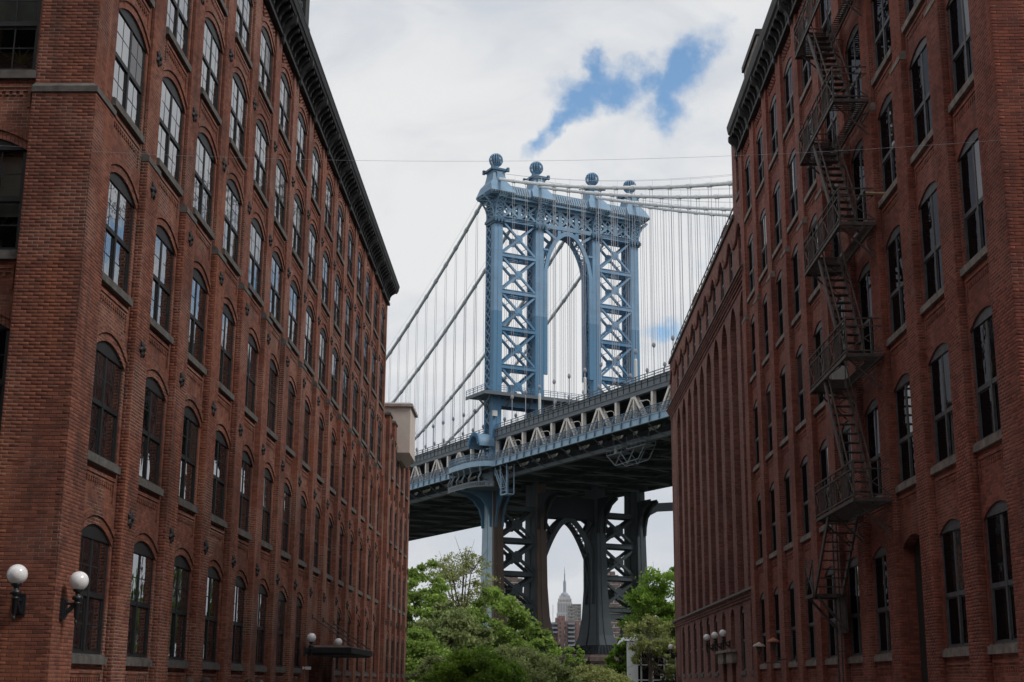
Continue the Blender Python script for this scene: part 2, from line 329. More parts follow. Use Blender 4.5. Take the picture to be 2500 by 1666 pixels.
def window_kit(w, h, rise, style, ring, fm, gm, sillm, sillw, brickm, spandrel, meet=.52):
    """meshes in window space: x along, y outward (0 = wall recess plane), z up from sill top"""
    K = {}; hw = w/2; yf = -.035
    f = MB(); s = .06
    f.box(-hw, -hw+s, yf-.1, yf, 0, h+.05); f.box(hw-s, hw, yf-.1, yf, 0, h+.05); f.box(-hw+s, hw-s, yf-.1, yf+.01, 0, .09)
    n = 12; xs = [-hw+w*i/n for i in range(n+1)]     # timber tympanum under the arch
    hb = h+.02
    pts = [(x, hb) for x in (-hw, hw)]+[(x, arcz(x, 0, hw, h, rise)) for x in xs[::-1]]
    f.plate(pts, yf-.1, yf+.015)
    lights = [(-hw+s, -.055), (.055, hw-s)] if style != 'single' else [(-hw+s, hw-s)]
    if style != 'single': f.box(-.05, .05, yf-.1, yf+.004, .09, hb)
    zm = h*meet
    panes = []
    for (x0, x1) in lights:
        f.box(x0, x1, yf-.09, yf-.002, zm-.035, zm+.035)
        for z0, z1, dy in ((.09, zm-.035, -.034), (zm+.035, hb, -.004)):
            t = .032
            for b in ((x0, x0+t, z0, z1), (x1-t, x1, z0, z1), (x0+t, x1-t, z0, z0+t), (x0+t, x1-t, z1-t, z1)): f.box(b[0], b[1], yf+dy-.03, yf+dy, b[2], b[3])
            if style == 'muntin':
                xm = (x0+x1)/2; f.box(xm-.012, xm+.012, yf+dy-.02, yf+dy-.001, z0+t, z1-t)
                zz = (z0+z1)/2; f.box(x0+t, x1-t, yf+dy-.02, yf+dy-.002, zz-.012, zz+.012)
            panes.append(((x0+x1)/2, yf+dy-.009, (z0+z1)/2, x1-x0-2*t+.01, z1-z0-2*t+.01))
    K['frame'] = f.mesh('window', fm)
    K['panes'] = []
    for (x, y, z, pw, ph) in panes:
        p = MB(); p.box(-pw/2, pw/2, -.004, .004, -ph/2, ph/2); K['panes'].append(((x, y, z), p.mesh('pane', gm)))
    b = MB(); b.box(-sillw/2, sillw/2, -.16, .10, -.16, 0.0); b.box(-sillw/2+.02, sillw/2-.02, -.16, .06, 0.0, .035); K['sill'] = b.mesh('sill', sillm)
    r = MB()
    for (r0, r1, d) in ring:
        nv = 26
        for i in range(nv):
            xa, xb = -hw*1.06+2.12*hw*i/nv, -hw*1.06+2.12*hw*(i+1)/nv; g_ = (xb-xa)*.05
            za = arcz(xa, 0, hw, h, rise); zb = arcz(xb, 0, hw, h, rise)
            r.plate([(xa+g_, za+r0), (xb-g_, zb+r0), (xb-g_, zb+r1), (xa+g_, za+r1)], -.01, d)
    K['arch'] = r.mesh('arch', brickm)
    sp = MB()
    if spandrel:
        a = sillw/2-.12; zt = -.34
        sp.box(-a, a, -.01, .045, zt, zt+.07); sp.box(-a+.06, a-.06, -.01, .025, zt-.075, zt-.005)
        sp.box(-a, -a+.055, -.01, .035, zt-.42, zt); sp.box(a-.055, a, -.01, .035, zt-.42, zt)
        nd = 12
        for i in range(nd):
            x = -a+.12+(2*a-.24)*(i+.5)/nd; sp.box(x-.032, x+.032, -.01, .03, zt-.16, zt-.08)
    K['spandrel'] = sp.mesh('spandrel_panel', brickm) if spandrel else None
    return K
def put_window(K, fr, a, d, z, par, tilt=.35, label=None, nopane=()):
    Mx = fr.mat(a, d, z)
    w = link('window', K['frame'], par, Mx, label)
    def sub(nm, me, lm=None):
        o = bpy.data.objects.new(nm, me); col.objects.link(o); o.parent = w
        if lm is not None: o.matrix_basis = lm
        return o
    sub('sill', K['sill'])
    if K['arch'].polygons: sub('arch', K['arch'])
    if K['spandrel']: sub('spandrel_panel', K['spandrel'])
    for p, me in K['panes']:
        po = sub('pane', me, Matrix.Translation(p) @ Matrix.Rotation(R(random.gauss(0, tilt)), 4, 'Z') @ Matrix.Rotation(R(random.gauss(0, tilt*.7)), 4, 'X'))
        if p[2] > .9 and me.materials[0] != M['clear'] and random.random() < .12: po.material_slots[0].link = 'OBJECT'; po.material_slots[0].material = M['glassBlind']
    return w
def rosette(m):
    r = MB(); n = 36
    lob = lambda t: 1+.28*math.cos(6*t)
    for (r0, z0, r1, z1) in ((.17, 0, .16, .04), (.16, .04, .05, .055)):
        pass
    prof = [(.165, 0), (.165, .03), (.12, .055), (.055, .05), (.05, .085), (.012, .10)]
    pts = []; n = 24
    for (rr, y) in prof:
        for k in range(n):
            t = 2*math.pi*k/n; q = rr*(lob(t) if rr > .06 else 1); pts.append((q*math.cos(t), y, q*math.sin(t)))
    fs = [(i*n+k, i*n+(k+1) % n, (i+1)*n+(k+1) % n, (i+1)*n+k) for i in range(len(prof)-1) for k in range(n)]+[tuple((len(prof)-1)*n+k for k in range(n))]
    r.add(pts, fs); return r.mesh('anchor_plate', m)
def brick_cells(fr, kvec, a0, a1, z0, z1, d):
    """bricks laid on the texture grid over one wall face: (a_lo, a_hi, z_lo, z_hi)"""
    p0 = fr.pt(0, d, 0); c0 = p0[0]*kvec[0]+p0[1]*kvec[1]; sl = fr.ea[0]*kvec[0]+fr.ea[1]*kvec[1]
    res = []
    for kz in range(math.floor(z0/RH), math.ceil(z1/RH)):
        off = BW*.5 if kz % 2 == 0 else 0
        u0, u1 = sorted((c0+sl*a0, c0+sl*a1))
        for ku in range(math.floor((u0+off)/BW), math.ceil((u1+off)/BW)):
            ul, uh = max(u0, ku*BW-off), min(u1, ku*BW-off+BW)
            zl, zh = max(z0, kz*RH), min(z1, kz*RH+RH)
            if uh-ul < .05 or zh-zl < .03: continue
            full = (uh-ul > BW-1e-6) and (zh-zl > RH-1e-6)
            al, ah = sorted(((ul-c0)/sl, (uh-c0)/sl)); res.append((al+MS, ah-MS, zl+MS, zh-MS, full))
    return res
def brick_mesh(cells):
    """many bricks (fr, al, ah, zl, zh, d) in one mesh, five faces each"""
    N = len(cells); V = np.zeros((N, 8, 3))
    for i, (fr, al, ah, zl, zh, d, pr) in enumerate(cells):
        for j, (a, dd, z) in enumerate(((al, d, zl), (ah, d, zl), (ah, d, zh), (al, d, zh), (al+.004, pr, zl+.004), (ah-.004, pr, zl+.004), (ah-.004, pr, zh-.004), (al+.004, pr, zh-.004))): V[i, j] = fr.pt(a, d+(dd if j > 3 else 0), z)
    base = np.array([(4, 5, 6, 7), (0, 1, 5, 4), (1, 2, 6, 5), (2, 3, 7, 6), (3, 0, 4, 7)])
    Fc = (np.arange(N)[:, None, None]*8+base[None]).reshape(-1, 4)
    me = bpy.data.meshes.new('brickwork'); me.vertices.add(N*8); me.vertices.foreach_set('co', V.ravel())
    me.loops.add(Fc.size); me.loops.foreach_set('vertex_index', Fc.ravel()); me.polygons.add(len(Fc)); me.polygons.foreach_set('loop_start', np.arange(0, Fc.size, 4))
    me.update(calc_edges=True); me.validate(); return me
def lay_bricks(faces, kvec, m, par, maxsingle=300):
    allc = []
    for (fr, a0, a1, z0, z1, d) in faces:
        for (al, ah, zl, zh, full) in brick_cells(fr, kvec, a0, a1, z0, z1, d):
            c = fr.pt((al+ah)/2, d, (zl+zh)/2); face = abs(np.dot(fr.ed, c-np.array([0, 0, CZ])))/np.linalg.norm(c-np.array([0, 0, CZ]))
            pr = .002+.0035*random.random()
            allc.append((face/np.linalg.norm(c-np.array([0, 0, CZ])) if full else 0, (fr, al, ah, zl, zh, d, pr)))
    order = sorted(range(len(allc)), key=lambda i: -allc[i][0])
    # only those inside the picture
    single = []
    for i in order:
        if len(single) >= maxsingle or allc[i][0] == 0: break
        fr, al, ah, zl, zh, d, pr = allc[i][1]
        c = fr.pt((al+ah)/2, d, (zl+zh)/2)-np.array([0, 0, CZ]); dep = c@FW; px = 1250+F_PX*(c@RT)/dep; py = 833-F_PX*(c@UP)/dep
        if 5 < px < 2495 and 5 < py < 1660: single.append(i)
    ss = set(single); L, H = BW-2*MS, RH-2*MS
    b = MB(); b.frus(0, (-L/2, L/2, -H/2, H/2), .005, (-L/2+.004, L/2-.004, -H/2+.004, H/2-.004))
    # local: x along wall, y outward, z up
    b.v = [(x, z, y) for x, y, z in b.v]; bme = b.mesh('brick', m)
    for i in single:
        fr, al, ah, zl, zh, d, pr = allc[i][1]
        link('brick', bme, par, fr.mat((al+ah)/2, d-.002+pr*.5, (zl+zh)/2))
    rest = [allc[i][1] for i in range(len(allc)) if i not in ss]
    me = brick_mesh(rest); me.materials.append(m); link('brickwork', me, par, kind='stuff')

# ------------------------------------------------------------------ left warehouse
FL = Frame((-9.04, 0, 0), (0, 1, 0), (1, 0, 0)); kL = (1, 1)
PL, A0, NB = 3.504, 28.36, 15           # bay pitch, first bay centre, bays in the tall part
LZ = [2.11, 6.05, 9.76, 13.56, 16.92, 20.25]
LH = [2.30, 2.15, 2.12, 2.08, 2.05, 1.95]
TOPL = 23.2; ENDL = A0+PL*(NB-1)+1.75   # far end of the tall part
L1 = thing('brick_warehouse', 'long red brick warehouse with black cornice and iron wall anchors lining the left side', 'building', (-9.04, 26, 0))
wall = MB(FL); OW, RISE = 2.18, .31
for k in range(NB):
    a = A0+PL*k
    for j, z in enumerate(LZ):
        z0 = 0 if j == 0 else LZ[j-1]+LH[j-1]+.9; z1 = LZ[j]+LH[j]+.9 if j < 5 else TOPL
        if j == 0 and k in (8, 9): panel(wall, a-1.24, a+1.24, 0, z1, a-OW/2, a+OW/2, 0, 3.1, .01, .5)      # the two doorways under the canopy
        else: panel(wall, a-1.24, a+1.24, z0, z1, a-OW/2, a+OW/2, z-.03, z+LH[j], RISE, .2)
wl = wall.build('wall', M['brickL'], L1)
core = MB(FL); core.box(26.9, ENDL, -9, -1.4, 0, TOPL); core.box(26.6, ENDL, -10, -.05, TOPL, TOPL+.3); core.build('roof', M['cornice'], L1)
ringL = [(0.0, .17, .022), (.18, .33, .055)]
KL = [window_kit(OW, h, RISE, 'muntin', ringL, M['frame'], M['glassL'], M['stone'], 2.22, M['brickL'], True) for h in LH]
for k in range(NB):
    for j, z in enumerate(LZ):
        if j == 0 and k in (8, 9): continue
        put_window(KL[j], FL, A0+PL*k, 0, z, L1)
ros = rosette(M['anchor'])
CAPZ = 13.05
ANCH = [5.05, 8.82, 12.52, 15.82, 19.2]
pier_me = MB(); 
pw, pl_, pu = .50, .17, .07             # half width, lower and upper projection
pm_ = MB(); pm_.box(-pw, pw, 0, pl_, 0, CAPZ); pm_.box(-pw+.03, pw-.03, 0, pu, CAPZ+.22, TOPL); pme = pm_.mesh('pier', M['brickL'])
cm_ = MB(); cm_.extrude([(0, CAPZ), (pl_+.02, CAPZ), (pl_+.02, CAPZ+.13), (pu+.005, CAPZ+.23), (0, CAPZ+.23)], -pw-.01, pw+.01); cme = cm_.mesh('stone_cap', M['stone'])
for k in range(NB):
    a = A0+PL*(k+.5)
    if k == NB-1:
        e = MB(FL); e.box(ENDL-.51, ENDL, 0, pl_, 0, CAPZ); e.box(ENDL-.51, ENDL, 0, pu, CAPZ, TOPL); p = e.build('pier', M['brickL'], L1); continue
    p = link('pier', pme, L1, FL.mat(a, 0, 0))
    def sub(nm, me, x, y, z, rz=0):
        o = bpy.data.objects.new(nm, me); col.objects.link(o); o.parent = p; o.matrix_basis = Matrix.Translation((x, y, z)) @ Matrix.Rotation(rz, 4, 'Y')
    sub('stone_cap', cme, 0, 0, 0)
    for z in ANCH: sub('anchor_plate', ros, random.uniform(-.03, .03), pu if z > CAPZ else pl_, z+random.uniform(-.05, .05), random.random())
# corner pier, its stone band, and the south wall with its windows
YS = 25.78
cp = MB(); cp.box(-10.15, -9.04+pl_, YS, 27.02, 0, CAPZ); cp.box(-10.15, -9.04+pu, YS+.1, 27.0, CAPZ+.22, TOPL+.6); cpo = cp.build('corner_pier', M['brickL'], L1)
sb = MB(); sb.frus(CAPZ, (-10.17, -9.04+pl_+.03, YS-.03, 27.04), CAPZ+.12, (-10.17, -9.04+pl_+.03, YS-.03, 27.04)); sb.frus(CAPZ+.121, (-10.17, -9.04+pl_+.03, YS-.03, 27.04), CAPZ+.225, (-10.16, -9.04+pu+.005, YS+.09, 27.02)); sb.build('stone_band', M['stone'], cpo)
FS = Frame((0, YS+.2, 0), (1, 0, 0), (0, -1, 0)); SC = -11.24; SO = 2.04
sw = MB(FS)
for j, z in enumerate(LZ):
    z0 = 0 if j == 0 else LZ[j-1]+LH[j-1]+.9; z1 = LZ[j]+LH[j]+.9 if j < 5 else TOPL
    panel(sw, -12.6, -10.15, z0, z1, SC-SO/2, SC+SO/2, z-.03, z+LH[j], RISE, .2)
swo = sw.build('wall', M['brickL'], L1)
far = MB(FS); far.box(-13.8, -12.45, -.5, .2, 0, TOPL); far.build('pier', M['brickL'], L1)
KS = [window_kit(SO, h, RISE, 'muntin', ringL, M['frame'], M['clear'], M['stone'], 2.22, M['brickL'], True) for h in LH]
for j, z in enumerate(LZ): put_window(KS[j], FS, SC, 0, z, L1, .1)
rm = MB()                               # the dim rooms behind the south windows
for j, z in enumerate(LZ):
    z0, z1 = z-.5, z+LH[j]+.5
    rm.box(-12.6, -9.4, 30.2, 30.25, z0, z1); rm.box(-12.65, -12.6, 26.25, 30.2, z0, z1); rm.box(-9.45, -9.4, 27.1, 30.2, z0, z1); rm.box(-12.6, -9.45, 26.25, 30.2, z0-.05, z0); rm.box(-12.6, -9.45, 26.25, 30.2, z1, z1+.05)
rm.build('room_lining', M['dark'], L1)
for j in (2, 3, 4):
    bl = MB(FS); bl.box(SC-.93, SC+.93, -.36, -.35, LZ[j]+LH[j]*(.54 if j > 2 else .4), LZ[j]+LH[j]); bl.build('roller_blind', M['blind'], L1)
# patterned brick under the cornice
bp = MB(); 
for r_ in range(5):
    for c_ in range(14):
        if (r_+c_) % 2 == 0: bp.box(-.98+c_*.14, -.98+c_*.14+.125, -.005, .05, r_*.075, r_*.075+.065)
bpm = bp.mesh('brick_panel', M['brickL'])
for k in range(NB): link('brick_panel', bpm, L1, FL.mat(A0+PL*k, 0, 22.70))
# cornice: frieze, brackets, crown
CO = MB(FL)
C0, C1 = 26.0, ENDL+.15
CO.extrude([(-.05, TOPL-.02), (pl_+.03, TOPL-.02), (pl_+.03, TOPL+.12), (pl_-.03, TOPL+.14), (pl_-.03, TOPL+.75), (-.05, TOPL+.75)], C0, C1)
CO.extrude([(-.05, TOPL+.76), (.58, TOPL+.76), (.62, TOPL+.86), (.66, TOPL+.9), (.70, TOPL+1.1), (.72, TOPL+1.14), (.72, TOPL+1.2), (-.05, TOPL+1.28)], C0, C1+.2)
co = CO.build('cornice', M['cornice'], L1)
def bracket(m, w, dep, h, name='bracket'):
    b = MB(); prof = [(0, 0), (.05, -.02), (.09, .04), (.10, h*.3), (dep*.5, h*.55), (dep*.9, h*.72), (dep, h*.8), (dep, h), (0, h)]
    b.extrude(prof, -w/2, w/2); return b.mesh(name, m)
br = bracket(M['cornice'], .13, .40, .56); brb = bracket(M['cornice'], .24, .5, .95)
def child(nm, me, par, mw, parw=None):
    return link(nm, me, par, mw)
n = int((C1-C0)/.584)
for i in range(n): child('bracket', br, co, FL.mat(C0+.3+i*.584, pl_-.02, TOPL+.18))
for k in range(-1, NB-1): child('console', brb, co, FL.mat(A0+PL*(k+.5), pl_-.03, TOPL-.2))
# raised ornamental parapet, running out of the frame
pp = MB(FL); pp.box(33, 46.6, -.1, .42, TOPL+1.29, TOPL+2.9); pp.box(32.8, 46.9, -.14, .55, TOPL+2.9, TOPL+3.15); pp.box(46.0, 46.75, -.1, .56, TOPL+1.26, TOPL+3.0)
pp.box(46.75, 47.4, -.05, .36, TOPL+1.25, TOPL+1.75); pp.box(46.7, 47.5, -.08, .48, TOPL+1.75, TOPL+1.92)
ppo = pp.build('parapet', M['cornice'], L1)
orn = MB(FL)
for i in range(22):
    a = 34+.56*i
    pts = [(a+.22*math.cos(t)*(1-.06*k_), .43, TOPL+2.05+.32*math.sin(t)*(1-.06*k_)) for k_, t in enumerate(np.linspace(0, 2*math.pi*1.4, 14))]
    orn.tube(pts, .035, 5)
orn.build('scroll_ornament', M['frame2'], ppo)
# real bricks on the near corner
fs_ = [(Frame((0, YS, 0), (1, 0, 0), (0, -1, 0)), -10.15, -9.04+pl_, 1.0, CAPZ, 0.), (Frame((0, YS+.1, 0), (1, 0, 0), (0, -1, 0)), -10.15, -9.04+pu, CAPZ+.23, 17.5, 0.),
       (FL, YS, 27.02, 1.0, CAPZ, pl_), (FL, YS+.1, 27.0, CAPZ+.23, 18.5, pu)]
for k in range(4):
    a = A0+PL*(k+.5); fs_ += [(FL, a-pw, a+pw, 1.2, CAPZ, pl_), (FL, a-pw+.03, a+pw-.03, CAPZ+.23, 20.5, pu)]
    fs_.append((Frame((-9.04, a-pw, 0), (1, 0, 0), (0, -1, 0)), 0, pl_, 1.2, CAPZ, 0.))
lay_bricks(fs_, kL, M['brickL'], L1)
# doors under the canopy
for k in (8, 9):
    a = A0+PL*k; d = MB(FL); d.box(a-1.0, a+1.0, -.48, -.42, 0.13, 3.1)
    for q in range(2):
        for z0, z1 in ((.35, 1.2), (1.35, 2.9)): d.box(a-.92+q*.98, a-.06+q*.98, -.42, -.40, z0, z1)
    do = d.build('door', M['wood'], L1); hd = MB(FL); hd.box(a-.12, a-.08, -.40, -.34, 1.0, 1.4); hd.build('handle', M['iron'], do)

# ------------------------------------------------------------------ low extension and stucco bulkhead
Y2, YE = ENDL, 95.0; TOP2 = 17.0
L2 = thing('brick_annex', 'lower red brick annex with plain piers beyond the left warehouse', 'building', (-9.04, Y2, 0))
FA = Frame((-9.06, 0, 0), (0, 1, 0), (1, 0, 0))
w = MB(FA); w.box(Y2+.01, YE, -8, 0, 0, TOP2-.3); w.build('wall', M['brickL'], L2)
ap = MB(); ap.box(-.62, .62, 0, .22, 0, TOP2-.02); apm = ap.mesh('pier', M['brickL'])
ac = MB(); ac.box(-.68, .68, -.2, .28, TOP2-.02, TOP2+.1); ac.frus(TOP2+.1, (-.68, .68, -.2, .28), TOP2+.22, (-.6, .6, -.2, .1)); acm = ac.mesh('stone_cap', M['stone'])
for a in (81.6, 84.4, 87.6, 90.6, 93.9):
    p = link('pier', apm, L2, FA.mat(a, 0, 0)); c = link('stone_cap', acm, p, None)
    c.parent = p; c.matrix_parent_inverse = Matrix()
    for z in ANCH[:4]:
        o = bpy.data.objects.new('anchor_plate', ros); col.objects.link(o); o.parent = p; o.matrix_basis = Matrix.Translation((0, .22, z))
KA = window_kit(1.2, 2.0, .25, 'plain', [(0, .16, .02)], M['frame'], M['glassR'], M['stone'], 1.36, M['brickL'], False)
for a in (83.0, 86.0, 89.1, 92.2):
    for z in LZ[:4]: put_window(KA, FA, a, .19, z, L2)
B = thing('rooftop_bulkhead', 'cream stucco bulkhead with coping jutting out beside the bridge truss', 'bulkhead', (-9.3, 87.7, 13.9))
b = MB(); b.box(-11.5, -8.12, 86, 89.6, 15.55, 18.45); b.frus(15.1, (-11.5, -8.62, 86.3, 89.6), 15.549, (-11.5, -8.12, 86, 89.6)); b.build('wall', M['stucco'], B)
b = MB(); b.box(-11.6, -7.98, 85.84, 89.75, 18.45, 18.62); b.frus(18.62, (-11.6, -7.98, 85.84, 89.75), 18.74, (-11.5, -8.2, 86.1, 89.6)); b.build('coping', M['stuccocap'], B)
b = MB(); b.box(-10.8, -8.95, 86.6, 89.6, 14.4, 15.1); b.build('soffit_box', M['dark'], B)

# ------------------------------------------------------------------ right warehouse
eaR = (math.sin(RA), math.cos(RA), 0); edR = (-math.cos(RA), math.sin(RA), 0)
FR = Frame((9.34, 0, 0), eaR, edR)
PR, B0, NR = 3.185, 28.03, 10
RZ = [2.42, 6.52, 10.34, 14.12, 17.6, 21.2]
RHh = [2.55, 2.42, 2.45, 2.3, 2.3, 2.2]
TOPR = 24.5; ENDR = B0+PR*(NR-1)+1.55; CAPR = 16.75
R1 = thing('brick_warehouse', 'red brick warehouse carrying a black fire escape on the right side', 'building', (9.34, 26, 0))
wall = MB(FR); OWR, RISER = 1.92, .26
for k in range(NR):
    a = B0+PR*k
    for j, z in enumerate(RZ):
        z0 = 0 if j == 0 else RZ[j-1]+RHh[j-1]+.75; z1 = RZ[j]+RHh[j]+.75 if j < 5 else TOPR
        dr = (j == 0 and k == 2)
        panel(wall, a-1.13, a+1.13, z0, z1, a-OWR/2, a+OWR/2, 0.13 if dr else z-.03, z+RHh[j], RISER, .9 if dr else .24)
wall.build('wall', M['brickR'], R1)
core = MB(FR); core.box(25.9, ENDR, -9, -1.2, 0, TOPR); core.box(25.8, ENDR, -9, -.05, TOPR, TOPR+.3); core.build('roof', M['corniceR'], R1)
KR = [window_kit(OWR, h, RISER, 'plain', [(0, .2, .012)], M['frameR'], M['glassR'], M['stoneR'], 2.08, M['brickR'], True, .46) for h in RHh]
for k in range(NR):
    for j, z in enumerate(RZ):
        if j == 0 and k == 2: continue
        put_window(KR[j], FR, B0+PR*k, -.015, z, R1)
pm_ = MB(); pm_.box(-.475, .475, 0, .16, 0, CAPR); pm_.box(-.45, .45, 0, .10, CAPR+.2, TOPR); pme = pm_.mesh('pier', M['brickR'])
cm_ = MB(); cm_.extrude([(0, CAPR), (.18, CAPR), (.18, CAPR+.13), (.11, CAPR+.23), (0, CAPR+.23)], -.49, .49); cme = cm_.mesh('stone_cap', M['stoneR'])
for k in range(NR):
    a = B0+PR*(k+.5)-.06
    p = link('pier', pme, R1, FR.mat(a, 0, 0)); c = bpy.data.objects.new('stone_cap', cme); col.objects.link(c); c.parent = p
cp = MB(FR); cp.box(25.68, 26.94, -6, .19, 0, CAPR); cp.box(25.75, 26.94, -6, .12, CAPR+.2, TOPR+.6); cpo = cp.build('corner_pier', M['brickR'], R1)
sb = MB(FR); sb.box(25.65, 26.97, -1.2, .21, CAPR, CAPR+.2); sb.build('stone_band', M['stoneR'], cpo)
bp = MB()
for r_ in range(5):
    for c_ in range(12):
        if (r_+c_) % 2 == 0: bp.box(-.84+c_*.14, -.84+c_*.14+.125, -.005, .05, r_*.075, r_*.075+.065)
bpm = bp.mesh('brick_panel', M['brickR'])
for k in range(NR): link('brick_panel', bpm, R1, FR.mat(B0+PR*k, 0, 24.0))
CO = MB(FR)
CO.extrude([(-.05, TOPR-.02), (.22, TOPR-.02), (.22, TOPR+.1), (.16, TOPR+.12), (.16, TOPR+.7), (-.05, TOPR+.7)], 25.7, ENDR)
CO.extrude([(-.05, TOPR+.71), (.46, TOPR+.71), (.48, TOPR+.8), (.56, TOPR+.86), (.60, TOPR+1.06), (.62, TOPR+1.2), (-.05, TOPR+1.26)], 25.4, ENDR+.1)
co = CO.build('cornice', M['corniceR'], R1)
br = bracket(M['corniceR'], .12, .32, .52); brb = bracket(M['corniceR'], .22, .42, .9)
for i in range(int((ENDR-26)/.637)): child('bracket', br, co, FR.mat(26.2+i*.637, .15, TOPR+.18))
for k in range(-1, NR): child('console', brb, co, FR.mat(B0+PR*(k+.5)-.06, .15, TOPR-.2))
fs_ = [(FR, 25.68, 26.94, 1.5, CAPR, .19), (FR, 25.75, 26.94, CAPR+.2, 19, .12), (Frame(FR.pt(25.68, 0, 0), edR, tuple(-np.array(eaR))), -1.6, .19, 4, CAPR, 0.), (Frame(FR.pt(25.75, 0, 0), edR, tuple(-np.array(eaR))), -1.6, .12, CAPR+.2, 18, 0.)]
for k in range(4):
    a = B0+PR*(k+.5)-.06; fs_ += [(FR, a-.475, a+.475, 1.2, CAPR, .16), (FR, a-.45, a+.45, CAPR+.2, 20.5, .10)]
    fs_.append((Frame(FR.pt(a-.475, 0, 0), edR, tuple(-np.array(eaR))), 0, .16, 1.2, CAPR, 0.))
lay_bricks(fs_, kR, M['brickR'], R1)
dd = MB(FR); a = B0+PR*2; dd.box(a-.88, a+.88, -.3, -.26, .13, RZ[0]+RHh[0]+.4); dd.build('door', M['dark'], R1)

rb_ = MB(FR); rb_.box(53.4, 57.0, -2.5, -.02, TOPR+.3, 27.75); rbo = rb_.build('roof_house', M['stoneR'], R1); rb_ = MB(FR); rb_.box(53.3, 57.1, -2.6, .06, 27.75, 28.0); rb_.build('coping', M['corniceR'], rbo)
# ------------------------------------------------------------------ brown loft building further along
FQ = Frame((9.40, 0, 0), eaR, edR)
PQ, Q0, NQ = 3.0, 60.4, 10.5
NQ = 11; Y0Q, Y1Q = ENDR+.02, 91.6
R2 = thing('loft_building', 'brown brick loft building with tall arched bays beyond the fire escape building', 'building', (9.4, Y0Q, 0))
ROWS = [(5.75, 2.4), (8.96, 2.5), (12.26, 2.55), (15.62, 2.3)]
wall = MB(FQ); K2 = {}
for k in range(NQ):
    a = Q0+PQ*k-.55
    if a+1.5 > Y1Q: break
    e0 = a-1.5 if k else Y0Q
    panel(wall, e0, a+1.5, 0, 5.2, a-.62, a+.62, 2.2-.03 if k not in (2, 3) else .13, 4.75, .3, .3)
    # recessed tall bay between piers, arched at the top
    wall.fr = Frame(FQ.pt(0, -.42, 0), eaR, edR)
    for (z, h) in ROWS[:3]: panel(wall, a-1.06, a+1.06, z-.12, z+h+.75, a-.62, a+.62, z, z+h, .01, .15)
    z, h = ROWS[3]; panel(wall, a-1.06, a+1.06, z-.12, 18.95, a-.8, a+.8, z, z+h, .35, .15)
    wall.fr = FQ
    panel(wall, e0, a+1.5, 5.6, 19.0, a-.95, a+.95, 5.6, 17.75, .85, .42)
    panel(wall, e0, a+1.5, 19.35, 22.5, a-.62, a+.62, 19.75, 21.35, .28, .25)
    if k == 0: panel(wall, e0, a+1.5, 22.5, 26.3, a-.55, a+.55, 23.1, 24.9, .28, .25)
wall.box(Q0-.55+PQ*10-1.5, Y1Q, -.6, 0, 0, 22.5)
wall.box(Y0Q, Y1Q, -8, -.95, 0, 22.3)
wall.box(Q0-.55+1.5+.02, Q0-.55+1.5+.32, -6, -.01, 22.5, 26.3); wall.box(Y0Q, 61.3, -6, -.9, 22.3, 26.2)
wall.build('wall', M['brickR2'], R2)
KG = window_kit(1.24, 2.52, .3, 'plain', [(0, .15, .05)], M['frame2'], M['glassR'], M['stone'], 1.5, M['brickR2'], False)
KW = {h: window_kit(1.24 if h != 2.3 else 1.6, h, .01 if h != 2.3 else .35, 'plain', [], M['frame2'], M['glassR'], M['stone'], 1.4, M['brickR2'], False) for _, h in ROWS}
KT = window_kit(1.24, 1.6, .28, 'plain', [(0, .12, .05), (.13, .2, .09)], M['frame2'], M['glassR'], M['stone'], 1.4, M['brickR2'], False)
KT2 = window_kit(1.1, 1.8, .28, 'plain', [(0, .12, .05), (.13, .2, .09)], M['frame2'], M['glassR'], M['stone'], 1.3, M['brickR2'], False)
for k in range(10):
    a = Q0+PQ*k-.55
    if k not in (2, 3): put_window(KG, FQ, a, -.05, 2.22, R2)
    else:
        d = MB(FQ); d.box(a-.62, a+.62, -.3, -.24, .13, 2.6); d.box(a-.62, a+.62, -.3, -.2, 3.2, 5.0); d.build('door', M['wood'], R2)
    for z, h in ROWS: put_window(KW[h], FQ, a, -.45, z+.02, R2)
    put_window(KT, FQ, a, -.04, 19.77, R2)
    if k == 0: put_window(KT2, FQ, a, -.04, 23.12, R2)
bt = MB(FQ); bt.extrude([(-.1, 5.15), (.05, 5.2), (.05, 5.3), (.1, 5.32), (.1, 5.42), (.16, 5.44), (.16, 5.5), (-.1, 5.5)], Y0Q, Y1Q+.05); bt.build('brick_belt', M['brickR2'], R2)
bt = MB(FQ); bt.extrude([(-.1, 5.503), (.22, 5.503), (.2, 5.62), (-.1, 5.68)], Y0Q, Y1Q+.1); bt.build('stone_belt', M['stone'], R2)
bt = MB(FQ)
for i, (d0, z0) in enumerate(((.05, 18.75), (.11, 18.9), (.17, 19.03), (.23, 19.14))): bt.box(Y0Q, Y1Q+.02+i*.03, -.2, d0, z0, z0+.12)
bt.build('corbel_course', M['brickR2'], R2)
bt = MB(FQ); bt.extrude([(-.2, 19.262), (.30, 19.262), (.28, 19.36), (-.2, 19.45)], Y0Q, Y1Q+.15); bt.build('stone_belt', M['stone'], R2)
lb = MB(FQ)                             # wavy label moulding round the attic arches
pts = []
for i in range(int((Y1Q-Y0Q)*6)):
    a = Y0Q+i/6; ph = ((a-(Q0-.55-1.5)) % PQ)-1.5; pts.append((a, .05, 21.15+max(0, .62*(1-(ph/.95)**2)) if abs(ph) < .95 else 21.15))
lb.tube(pts, .07, 6); lb.build('label_moulding', M['brickR2'], R2)
cpg = MB(FQ); cpg.box(61.4, Y1Q+.1, -.5, .1, 22.5, 22.68); cpg.box(Y0Q, 61.6, -.5, .1, 26.3, 26.5); cpg.build('coping', M['stone'], R2)
rl = MB(FQ)
